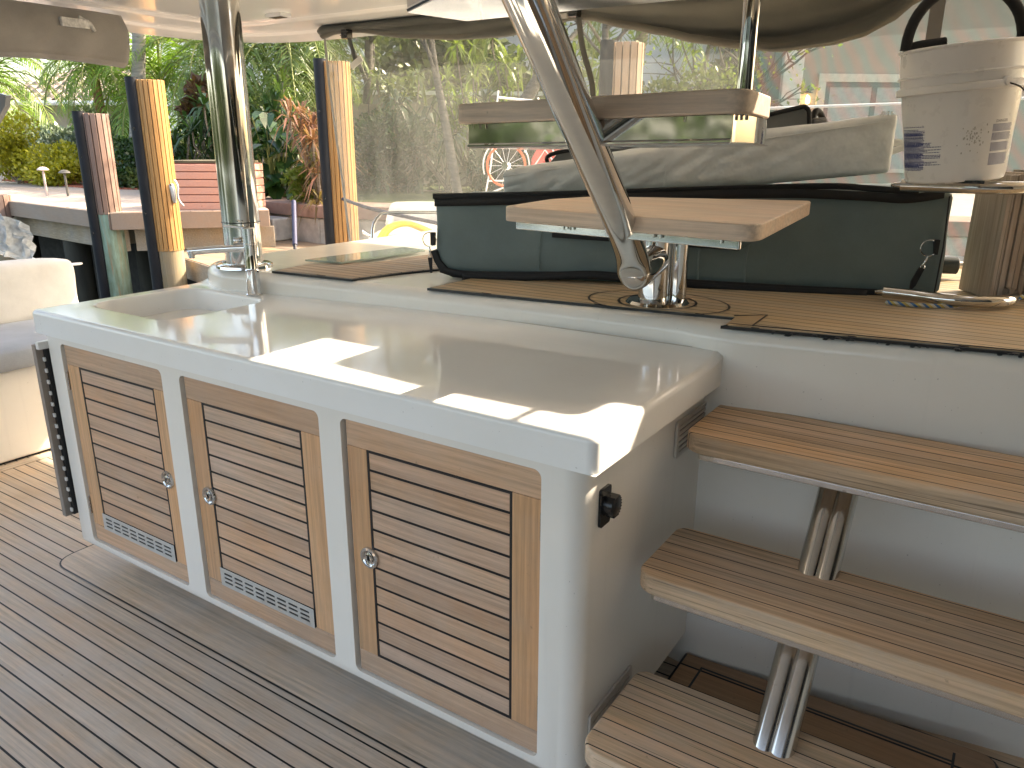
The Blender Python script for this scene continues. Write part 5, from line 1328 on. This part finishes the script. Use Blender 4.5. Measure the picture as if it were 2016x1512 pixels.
blades('ti_plant', 'brownish spiky foliage hanging under the pink spiky plant', (-5.25, 4.30, 1.12), 9, 26, .30, .012, leaf_mat('brown_blade', (.15, .10, .04), tip=(.3, .26, .06)), 44, spread=.2, up_=.1)
bush('lime_shrub', 'small lime green shrub at the foot of the spiky plant', (-5.55, 4.42, 1.0), (.26, .22, .20), 1300, .06, .022, LL, 45)
blades('leafy_plant', 'pale arching plant under the brown trunked palm', (-7.2, 5.6, 1.75), 8, 22, .5, .012, LM, 46, spread=.35)
# behind the vinyl
random.seed(50)
for i, (x, y, z, s, lab) in enumerate(((-7.1, 7.75, 1.95, .5, 'lady palm clump behind the vinyl at its left part'), (-6.3, 8.2, 2.15, .55, 'bright lady palm clump in the middle of the vinyl window'), (-5.6, 8.4, 2.25, .55, 'bright lady palm clump left of the slanting stringer'), (-5.0, 8.9, 2.1, .5, 'lady palm clump partly behind the slanting stringer'),
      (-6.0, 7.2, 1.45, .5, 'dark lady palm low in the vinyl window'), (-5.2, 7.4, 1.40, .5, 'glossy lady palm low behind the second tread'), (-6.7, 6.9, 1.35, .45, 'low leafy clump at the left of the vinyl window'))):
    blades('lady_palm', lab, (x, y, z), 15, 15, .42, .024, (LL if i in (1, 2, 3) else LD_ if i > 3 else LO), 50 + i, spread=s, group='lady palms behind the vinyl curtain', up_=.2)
def tree(label, pts, r, limbs, seed, leaves=0, mat=None, L=.08):
    random.seed(seed); T = thing('garden_tree', pts[0], label, 'tree', 'garden trees beyond the curtain'); b = MB(); P = bez(pts, 8)
    b.tube(P, [r * (1.1 - .7 * i / len(P)) for i in range(len(P))], 12)
    tips = []
    for k in range(limbs):
        s = P[int(len(P) * R_(.35, .95))]; d = (rnd_dir() * Vector((1, 1, .5)) + Vector((0, 0, .7))).normalized(); l = R_(.6, 1.6); m_ = s + d * l * .5 + Vector((R_(-.15, .15), R_(-.15, .15), 0)); e = s + d * l + Vector((0, 0, R_(-.1, .3)))
        q = bez([s, m_, e], 5); b.tube(q, [r * .42 * (1 - .8 * i / len(q)) for i in range(len(q))], 7); tips.append(e)
        for _ in range(3):
            d2 = (d + rnd_dir() * .9).normalized(); e2 = m_ + d2 * R_(.3, .8); b.tube([m_, m_.lerp(e2, .5) + rnd_dir() * .05, e2], [r * .2, r * .13, r * .05], 5); tips.append(e2)
    b.build('trunk', TRUNKD, T)
    if leaves:
        mb = MB()
        for k in range(leaves):
            e = random.choice(tips); p = e + rnd_dir() * R_(0, .35); leaf_quad(mb, p, (rnd_dir() + Vector((0, 0, -.3))).normalized(), rnd_dir(), L * R_(.7, 1.3), L * .28)
        mb.build('crown', mat or LO, T, smooth=False)
tree('dark trunk leaning right in the vinyl window', [(-5.1, 6.3, .8), (-5.4, 6.45, 1.7), (-5.6, 6.5, 2.5), (-6.0, 6.7, 4.5)], .058, 7, 61, 1500)
tree('grey trunk leaning left beside the slanting stringer', [(-4.9, 6.9, .8), (-4.7, 6.95, 1.7), (-4.3, 7.2, 2.7), (-3.9, 7.4, 4.8)], .09, 8, 62, 1600)
tree('thin dark trunk running down in front of the tan pile', [(-3.1, 6.1, .8), (-3.25, 6.5, 1.9), (-3.45, 6.7, 2.7), (-3.4, 7.0, 4.5)], .05, 9, 63, 900)
tree('bare branching tree right of the tan pile', [(-3.9, 10.5, .8), (-3.9, 10.6, 1.8), (-3.8, 10.8, 3.0)], .06, 14, 64, 500, LL)
tree('bare spreading tree in front of the sky gap', [(-3.3, 10.0, .8), (-3.2, 10.1, 1.5), (-2.9, 10.4, 2.4)], .055, 16, 65, 400, LL)
tree('leafy tree left in the vinyl window', [(-7.9, 7.7, .8), (-7.8, 7.7, 2.0), (-7.6, 7.7, 4.0)], .09, 9, 66, 2600, LO, .10)
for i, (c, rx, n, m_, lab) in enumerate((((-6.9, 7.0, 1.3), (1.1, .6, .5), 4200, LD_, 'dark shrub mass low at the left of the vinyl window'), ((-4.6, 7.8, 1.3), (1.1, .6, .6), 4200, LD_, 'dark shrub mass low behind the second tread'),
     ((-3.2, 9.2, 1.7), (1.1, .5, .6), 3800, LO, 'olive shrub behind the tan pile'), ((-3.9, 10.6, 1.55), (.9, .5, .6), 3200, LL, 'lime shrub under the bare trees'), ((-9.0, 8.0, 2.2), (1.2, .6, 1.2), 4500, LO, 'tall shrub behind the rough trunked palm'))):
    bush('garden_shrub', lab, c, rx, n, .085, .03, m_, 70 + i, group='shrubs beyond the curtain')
random.seed(90)
far = MB()
for (c, rx, n) in (((-15.5, 12.5, 1.7), (3.0, 1.4, 1.2), 5000), ((-12.0, 12.5, 1.6), (3.0, 1.4, 1.1), 6000), ((-9.3, 10.8, 2.4), (1.6, 1.0, 1.8), 5200), ((-7.4, 11.0, 1.9), (1.8, .8, 1.2), 4200), ((-3.6, 13.4, 2.0), (1.6, .9, .9), 4200), ((-26, 6.5, 2.6), (4, 2, 2.0), 4000), ((-24, 16, 2.6), (6, 2, 1.6), 5000), ((-3.4, 17, 2.3), (3.0, 1.5, 1.2), 3500)):
    q = foliage(c, rx, n, .20, .07, int(abs(c[0]) * 10), lumps=14, shell=.3); far.add(q.v, q.f)
random.seed(4)
shore = MB()
for (c, rx, n) in (((0, -48, 3.5), (34, 3, 5), 9000), ((-60, -20, 2.5), (6, 26, 3.5), 5000), ((-46, -44, 3), (16, 4, 4), 5000)):
    q = foliage(c, rx, n, .95, .35, int(abs(c[0]) * 10 + 5), lumps=40, shell=.3); shore.add(q.v, q.f)
tag(shore.build('far_shore_trees', leaf_mat('far_dark_green', (.02, .04, .014), trans=.1), smooth=False), 'dark trees along the opposite canal bank', kind='stuff')
tag(far.build('far_trees', LO, smooth=False), 'distant mixed garden trees behind the houses', kind='stuff')

# ------------------------------------------------------------------ path lights
def path_light(x, y, h, label, mat):
    T = thing('path_light', (x, y, .86), label, 'lamp', 'mushroom path lights'); b = MB(); b.tube([(x, y, .81), (x, y, .86 + h)], .013, 8); b.build('stake', mat, T)
    b = MB(); b.lathe([(0, .034), (.025, .031), (.05, .016), (.062, .0), (.056, -.003), (.018, .007), (0, .007)], (x, y, .86 + h), 20); b.build('shade', mat, T)
path_light(-8.6, 3.36, .27, 'pale mushroom shaped path light before the golden bushes', plain('pale_lamp', (.50, .40, .35), rough=.6))
path_light(-8.39, 3.48, .24, 'dark mushroom shaped path light beside the short brown pile', plain('dark_lamp', (.12, .11, .09), rough=.6))

# ------------------------------------------------------------------ houses
STUC = plain('beige_stucco', (.34, .31, .25), rough=.9, var=.06, nscale=3)
STUW = plain('white_stucco', (.78, .78, .77), rough=.9, var=.04, nscale=3)
TILE = plain('clay_tiles', (.24, .19, .165), rough=.8, var=.45, nscale=7)
H1 = thing('tiled_house', (-19.5, 9.8, .8), 'low beige house with a hipped clay tile roof at the far left', 'house')
ex = Vector((1.858, 1.151, 0)).normalized(); ey = Vector((-ex.y, ex.x, 0)); hA = Vector((-21.1, 8.75, 0))
def hp(a, d, z): return hA + ex * a + ey * d + Vector((0, 0, z))
b = MB(); b.add([hp(0, .5, .5), hp(3.3, .5, .5), hp(3.3, 5, .5), hp(0, 5, .5), hp(0, .5, 2.35), hp(3.3, .5, 2.35), hp(3.3, 5, 2.35), hp(0, 5, 2.35)], [(0, 3, 2, 1), (4, 5, 6, 7), (0, 1, 5, 4), (1, 2, 6, 5), (2, 3, 7, 6), (3, 0, 4, 7)]); b.build('wall', STUC, H1)
b = MB(); nx, ny = 160, 60; V = []
for i in range(nx + 1):
    for j in range(ny + 1):
        u = i / nx; v = j / ny; a0 = -.6 + 1.9 * v; a1 = 3.7 - 1.3 * v; a = a0 + (a1 - a0) * u
        V.append(hp(a, -.05 + 2.6 * v, 2.36 + 1.15 * v + .085 * abs(sin(a * pi / .26)) - .07 * ((v * 10) % 1)))
b.add(V, [(i * (ny + 1) + j, (i + 1) * (ny + 1) + j, (i + 1) * (ny + 1) + j + 1, i * (ny + 1) + j + 1) for i in range(nx) for j in range(ny)]); b.build('roof', TILE, H1, angle=25)
b = MB(); b.tube([hp(-.6, -.06, 2.33), hp(3.7, -.06, 2.33)], .06, 8); b.build('gutter', plain('gutter_grey', (.62, .64, .63), rough=.5), H1)
b = MB(); b.tube([hp(2.35, .3, .8), hp(2.35, .3, 3.1)], .05, 8); b.build('downpipe', plain('pipe_grey', (.35, .34, .33), rough=.6), H1)
H2 = thing('white_house', (-14, 12, .8), 'tall white rendered house behind the palms near the steel pillar', 'house')
b = MB(); b.prism([(-17.6, 10.9), (-9.4, 15.4), (-11.5, 19), (-19.5, 15)], .5, 3.7); b.build('wall', STUW, H2)
b = MB(); b.prism([(-15.75, 9.0), (-14.6, 9.75), (-15.2, 10.7), (-16.4, 10.0)], .5, 2.2); b.build('side_wing', STUW, H2)
b = MB(); b.prism([(-17.9, 10.7), (-9.2, 15.6), (-11.4, 19.3), (-19.9, 15)], 3.7, 3.85); b.build('roof', TILE, H2, bevel=.02)
H3 = thing('grey_house', (-6.0, 13.0, .8), 'pale grey house wall behind the trees in the vinyl window', 'house')
b = MB(); b.prism([(-9.0, 12.0), (-4.45, 15.0), (-6, 18), (-10.5, 15)], .5, 6.0); b.build('wall', plain('grey_stucco', (.62, .62, .62), rough=.9, var=.05, nscale=3), H3)
b = MB(); b.prism([(-9.2, 11.9), (-4.25, 15.1), (-5.9, 18.2), (-10.7, 15)], 6.0, 6.2); b.build('roof', TILE, H3)
GWL = thing('garden_wall', (-6.5, 8.5, .8), 'low beige garden wall with a bright coping seen through the vinyl', 'wall')
b = MB(); fascia(b, (-9.9, 7.0), (-5.2, 10.5), .5, 2.14, .2); b.build('wall', STUC, GWL)
b = MB(); fascia(b, (-9.9, 7.0), (-5.2, 10.5), 2.142, 2.20, .22, .04); b.build('coping', plain('coping_white', (.75, .74, .70), rough=.8), GWL)
FN = thing('timber_fence', (-8, 6.9, .8), 'weathered vertical board fence behind the rough trunked palm', 'fence')
b = MB(); dd_ = (Vector((-6.7, 7.3, 0)) - Vector((-8.6, 6.1, 0))).normalized()
for k in range(16):
    p = Vector((-8.7, 6.55, 0)) + dd_ * (k * .135); q = p + dd_ * .12; nn = Vector((-dd_.y, dd_.x, 0)) * .02
    b.prism([tuple((p).to_2d()), tuple((q).to_2d()), tuple((q + nn).to_2d()), tuple((p + nn).to_2d())], .8, 1.95 + R_(-.02, .02))
b.build('boards', plain('fence_boards', (.33, .27, .19), rough=.9, var=.3, nscale=6), FN)
b = MB()
for z in (1.1, 1.7): b.prism([tuple((Vector((-8.7, 6.60, 0))).to_2d()), tuple((Vector((-8.7, 6.60, 0)) + dd_ * 2.2).to_2d()), tuple((Vector((-8.7, 6.65, 0)) + dd_ * 2.2).to_2d()), (-8.7, 6.65)], z, z + .08)
b.build('rail', plain('fence_rail', (.25, .2, .15), rough=.9), FN)
# house seen through the mesh
H4 = thing('stucco_house', (-1.0, 13.5, .8), 'beige stucco house with a wide shuttered window and lit wall lantern behind the mesh screen', 'house')
wA = Vector((-2.95, 11.9, 0)); wd = (Vector((0.10, 14.2, 0)) - wA).normalized(); wn_ = Vector((wd.y, -wd.x, 0))
def wp(a, o, z): return wA + wd * a + wn_ * o + Vector((0, 0, z))
def wbox(a0, a1, o0, o1, z0, z1, mb):
    mb.add([wp(a0, o0, z0), wp(a1, o0, z0), wp(a1, o1, z0), wp(a0, o1, z0), wp(a0, o0, z1), wp(a1, o0, z1), wp(a1, o1, z1), wp(a0, o1, z1)], [(0, 1, 2, 3), (4, 7, 6, 5), (0, 4, 5, 1), (1, 5, 6, 2), (2, 6, 7, 3), (3, 7, 4, 0)])
b = MB(); wbox(0, 14, 0, -5, .5, 4.6, b); b.build('wall', STUC, H4)
b = MB(); wbox(-.10, .22, .10, 0, .5, 3.0, b); wbox(-.16, .28, .16, 0, 3.0, 3.10, b); b.build('pilaster', plain('pilaster', (.70, .67, .60), rough=.85), H4, bevel=.02)
b = MB(); wbox(.50, 2.9, .05, 0, 1.0, 1.06, b); wbox(.50, .62, .05, 0, 1.062, 2.36, b); wbox(.50, 2.9, .05, 0, 2.362, 2.48, b); wbox(2.78, 2.9, .05, 0, 1.062, 2.36, b); W = b.build('window', plain('window_surround', (.62, .58, .48), rough=.8), H4)
b = MB(); wbox(.622, 2.778, .03, .002, 2.29, 2.36, b); wbox(.622, .70, .03, .002, 1.06, 2.288, b); wbox(1.38, 1.46, .03, .002, 1.06, 2.288, b); wbox(2.26, 2.34, .03, .002, 1.06, 2.288, b); b.build('frame', plain('bronze_frame', (.12, .115, .11), rough=.5), W)
b = MB(); wbox(.70, 2.778, .012, .002, 1.06, 2.29, b)
for k in range(24): wbox(.705, 2.77, .020, .013, 1.08 + k * .05, 1.10 + k * .05, b)
b.build('shutter', plain('pale_shutter', (.42, .42, .40), rough=.7), W, smooth=False)
b = MB(); lc = wp(.34, .08, 2.02); b.lathe([(.0, .26), (.03, .20), (.07, .18), (.075, .17), (.0, .17)], lc, 12); b.lathe([(0, -.10), (.03, -.08), (.05, 0), (.045, .0), (0, .0)], lc, 12); b.tube([lc + Vector((0, 0, -.08)), lc + Vector((0, 0, -.2)) - wn_ * .06], .012, 6)
LN = b.build('lantern', BLACKP, H4)
gm2, gnt2, gb2 = new_mat('lamp_glow'); gb2.inputs['Emission Color'].default_value = (1, .62, .28, 1); gb2.inputs['Emission Strength'].default_value = 9
b = MB(); b.lathe([(0, 0.01), (.03, .03), (.035, .08), (.02, .14), (0, .16)], lc, 10); b.build('lamp_bulb', gm2, LN)
# white line and pole
SR = Vector
b = MB(); b.tube(bez([(-3.9, 3.3, .905), (-2.6, 3.9, 1.25), (-1.3, 4.5, 1.59), (-.4, 5.8, 1.73), (1.5, 7.0, 1.9)], 12), .009, 8)
b = MB(); b.tube([(-1.6, 5.0, 1.68), (-.39, 5.83, 1.735), (.8, 6.6, 1.80)], .011, 8); tag(b.build('guard_line', plain('white_line', (.8, .8, .78), rough=.5)), 'thin white guard line crossing behind the mesh screen', 'line')

# ------------------------------------------------------------------ tender, struts and rails by the stern
HULL = plain('tender_white', (.82, .83, .85), rough=.12, var=.02)
TD = thing('tender', (-2.6, 2.6, .3), 'white tender with a raised bow lying behind the hatch, a yellow hose over its side', 'boat')
A3 = [(-2.80, 1.98, .70), (-2.768, 2.02, .775), (-2.70, 2.09, .845), (-2.60, 2.18, .895), (-2.44, 2.28, .915), (-2.18, 2.47, .90), (-1.6, 2.85, .89)]
ddv = Vector((-.45, .68, 0))
sc_ = lambda p, s, dz=0: Vector(p) + ddv * s + Vector((0, 0, dz))
A3 = [Vector(p) + Vector((-.16, .24, -.015)) for p in A3]
b = MB()
top = A3; n = len(top)
inn = [p + ddv * .09 for p in top]; botl = [Vector((p.x, p.y, -.3)) for p in top]; inb = [Vector((p.x, p.y, .45)) for p in inn]
bridge(b, botl, top, closed=False); bridge(b, top, inn, closed=False); bridge(b, inn, inb, closed=False)
ftop = [p + ddv * 1.0 for p in top]; finn = [p + ddv * .90 for p in top]
bridge(b, finn, ftop, closed=False); bridge(b, ftop, [Vector((p.x, p.y, -.3)) for p in ftop], closed=False); bridge(b, [Vector((p.x, p.y, .45)) for p in finn], finn, closed=False)
bridge(b, [top[0], botl[0]], [ftop[0], Vector((ftop[0].x, ftop[0].y, -.3))], closed=False)
b.build('hull', HULL, TD, angle=50)
b = MB(); b.add([p for p in inb] + [Vector((p.x, p.y, .45)) for p in finn], [(i, i + 1, n + i + 1, n + i) for i in range(n - 1)]); b.build('sole', plain('tender_sole', (.55, .42, .38), rough=.7), TD)
b = MB()
for (p, q) in ((A3[3] + Vector((-.05, -.02, -.01)), A3[3] + Vector((-.09, -.06, .03))), (A3[1] + Vector((.0, -.02, -.02)), A3[2] + Vector((.05, -.03, -.01)))): b.tube([p, q], .010, 8)
for p in (A3[3] + Vector((.03, -.01, -.055)), A3[1] + Vector((.06, .02, -.03))): b.lathe([(0, .012), (.02, .01), (.026, 0)], M=Matrix.Translation(p) @ Vector((0, 0, 1)).rotation_difference(Vector((.5, -.83, .1))).to_matrix().to_4x4(), n=18)
b.build('deck_fittings', CHROME, TD)
b = MB(); b.tube(bez([A3[1] + Vector((-.04, -.06, -.06)), A3[2] + Vector((-.02, -.05, -.02)), A3[2] + Vector((.08, .02, .03))], 6), .013, 10); b.build('grab_handle', CHROME, TD)
HS = MB()
for o in (0, .03): HS.tube(bez([(-2.70 + o, 2.36, .70), (-2.74 + o, 2.38, .83), (-2.71 + o, 2.43, .925), (-2.62 + o, 2.50, .955), (-2.50 + o, 2.56, .91), (-2.42 + o, 2.60, .86)], 8), .017, 12)
tag(HS.build('hose', plain('yellow_hose', (.75, .50, .02), rough=.35)), 'loop of yellow hose hanging over the side of the white tender', 'hose')
b = MB(); b.tube(bez([(-2.36, 1.93, .84), (-2.385, 1.965, .98), (-2.372, 2.00, 1.045), (-2.33, 2.04, 1.066), (-2.11, 2.19, 1.069), (-1.75, 2.45, 1.069)], 8), .009, 10)
tag(b.build('stern_hoop', STEEL), 'thin steel hoop rail standing left of the grey-green bag', 'rail')
b = MB()
P3 = Vector((-3.80, 3.23, 0))
b.tube([(-3.55, 2.45, 1.052), (-3.33, 2.24, .80)], .016, 10); tag(b.build('boat_hook_pole', [plain('navy_sleeve', (.03, .035, .08), rough=.6)]), 'dark blue sleeved upper part of the pole leaning beside the tender', 'pole')
b = MB(); b.tube([(-3.33, 2.24, .80), (-3.29, 2.20, .70)], .012, 10); b.tube(bez([(-3.29, 2.20, .705), (-3.31, 2.17, .69), (-3.36, 2.15, .70), (-3.37, 2.15, .66)], 5), .018, 8)
tag(b.build('hook_end', plain('dark_hook', (.03, .03, .04), rough=.4)), 'dark hooked end of the leaning pole next to the white tender', 'hook')
b = MB(); b.tube(bez([(-3.80, 3.15, 1.02), (-3.2, 2.85, .99), (-2.6, 2.82, .93), (-1.6, 2.9, .82)], 8), .013, 8); tag(b.build('mooring_line', plain('navy_rope', (.02, .022, .05), rough=.9)), 'dark blue mooring line running from the pile across behind the curtain', 'rope')

V = []
for i in range(41):
    for j in range(9):
        u = i / 40; v = j / 8; V.append(Vector((-3.75 + 2.6 * u - .2 * v, 3.55 + 1.25 * u + .5 * v, .80 + .16 * sin(pi * v) ** .5 + .02 * noise.noise(Vector((u * 12, v * 5, 0))))))
b = MB(); b.add(V, [(i * 9 + j, (i + 1) * 9 + j, (i + 1) * 9 + j + 1, i * 9 + j + 1) for i in range(40) for j in range(8)]); 
V = [Vector((-3.75 + 2.6 * i / 40, 3.55 + 1.25 * i / 40, .80)) for i in range(41)] + [Vector((-3.75 + 2.6 * i / 40, 3.55 + 1.25 * i / 40, -.3)) for i in range(41)]
b.add(V, [(i, 41 + i, 42 + i, i + 1) for i in range(40)])
tag(b.build('covered_dinghy', fabric('grey_boat_cover', (.36, .36, .35), wr=.6, wscale=4)), 'grey covered dinghy moored behind the white tender', 'boat')

# pedal water bike: spoked wheel, white tubes, red seat panel
WK = thing('pedal_water_bike', (-2.9, 4.1, .86), 'red and white pedal craft with a spoked wheel beyond the vinyl curtain', 'water bike')
vx = Vector((.835, .55, 0)); vz = Vector((0, 0, 1)); wc = Vector((-2.90, 4.03, 1.262))
RED = plain('red_panel', (.62, .06, .05), rough=.4); WHT = plain('white_tubing', (.85, .85, .84), rough=.3); ORG = plain('orange_rim', (.80, .16, .05), rough=.4)
b = MB(); b.tube([wc + vx * .148 * cos(k * pi / 24) + vz * .155 * sin(k * pi / 24) for k in range(48)], .010, 8, closed=True); Wh = b.build('wheel', ORG, WK)
b = MB()
for k in range(14): b.tube([wc, wc + vx * .145 * cos(k * pi / 7) + vz * .15 * sin(k * pi / 7)], .0018, 5)
b.build('spokes', WHT, Wh)
b = MB(); b.lathe([(0, .02), (.03, .02), (.03, -.02), (0, -.02)], M=Matrix.Translation(wc) @ Matrix.Rotation(rad(90), 4, 'X'), n=16); b.build('hub', STEEL, Wh)
b = MB(); b.tube([wc + vx * .18 * cos(a) + vz * .195 * sin(a) for a in [rad(200 - k * 8) for k in range(30)]], .006, 8); b.build('mudguard', WHT, WK)
b = MB()
for pts in ([(-.20, -.40), (-.12, .0), (-.06, .55)], [(-.42, -.33), (.10, -.115), (.6, -.02)], [(-.15, -.115), (.62, -.115)], [(.24, .50), (.36, .12), (.50, -.10)], [(.22, .0), (.30, .12), (.42, -.03)], [(.14, .10), (.22, .22), (.30, .33)]):
    b.tube([wc + vx * p[0] + vz * p[1] for p in pts], .007, 8)
b.tube([wc + vx * -.06 + vz * .5, wc + vx * .5 + vz * .45, wc + vx * .85 + vz * .2], .008, 8)
for s in (.62, 1.02): b.tube([wc + vx * s + vz * -.4, wc + vx * (s + .02) + vz * .5], .008, 8)
b.tube(bez([wc + vx * .62 + vz * .22, wc + vx * .80 + vz * .23, wc + vx * .95 + vz * .13, wc + vx * 1.0 + vz * .05], 6), .008, 8)
b.build('tubes', WHT, WK)
b = MB(); P = [(.20, .06), (.28, .20), (.42, .34), (.62, .42), (.72, .38), (.52, .20), (.42, .06), (.34, -.06), (.18, -.10)]
m_ = len(P); nv_ = Vector((-.55, .835, 0)) * .03
b.add([wc + vx * p[0] + vz * p[1] for p in P] + [wc + vx * p[0] + vz * p[1] + nv_ for p in P], [tuple(range(m_)), tuple(range(2 * m_ - 1, m_ - 1, -1))] + [(i, m_ + i, m_ + (i + 1) % m_, (i + 1) % m_) for i in range(m_)])
b.add([wc + vx * p[0] + vz * p[1] for p in ((.60, .20), (.64, .20), (.70, -.10), (.66, -.10))] , [(0, 1, 2, 3)])
b.build('seat_panel', RED, WK, bevel=.004)
b = MB(); b.box((-3.4, 4.35, .86), (-2.2, 4.9, .92)); b.build('float', WHT, WK, bevel=.02)

# folded awning bracket and crumpled clear cover at the far left edge
AB = thing('awning_bracket', (-3.96, .90, 1.5), 'grey folded awning bracket hanging at the far left edge below the taupe flap', 'bracket')
b = MB(); b.add([Vector(p) for p in ((-4.02, .84, 1.69), (-3.945, .945, 1.655), (-3.955, .935, 1.60), (-4.03, .83, 1.62), (-3.99, .875, 1.50), (-4.03, .83, 1.48))] + [Vector(p) + Vector((-.03, .04, 0)) for p in ((-4.02, .84, 1.69), (-3.945, .945, 1.655), (-3.955, .935, 1.60), (-4.03, .83, 1.62), (-3.99, .875, 1.50), (-4.03, .83, 1.48))],
    [(0, 3, 2, 1), (6, 7, 8, 9), (0, 1, 7, 6), (1, 2, 8, 7), (2, 3, 9, 8), (3, 2, 4, 5), (8, 9, 11, 10), (2, 8, 10, 4), (3, 5, 11, 9)]); b.build('plate', plain('bracket_grey', (.22, .24, .25), rough=.4), AB, smooth=False)
b = MB(); b.tube([(-4.03, .82, 1.60), (-3.97, .90, 1.56), (-4.02, .84, 1.46)], .007, 8); b.build('arm', STEEL, AB)
V = []; F = []
for i in range(15):
    for j in range(9):
        p = Vector((-4.12 + .012 * i, .70 + .018 * i, 1.09 - .028 * j)); k = (1 - (i / 14) ** 2) * 1.0
        V.append(p + Vector((0, 0, -.10 * (i / 14) ** 2)) + Vector((.02, -.03, 0)) * noise.noise(Vector((i * .6, j * .7, 3))) * 1.6)
b = MB(); b.add(V, [(i * 9 + j, (i + 1) * 9 + j, (i + 1) * 9 + j + 1, i * 9 + j + 1) for i in range(14) for j in range(8)])
tag(b.build('clear_plastic_cover', plain('crumpled_plastic', (.55, .58, .60), rough=.15, var=.3, nscale=30, bmp=.5, bscale=30)), 'crumpled pale plastic cover at the far left edge above the back cushion', 'cover')
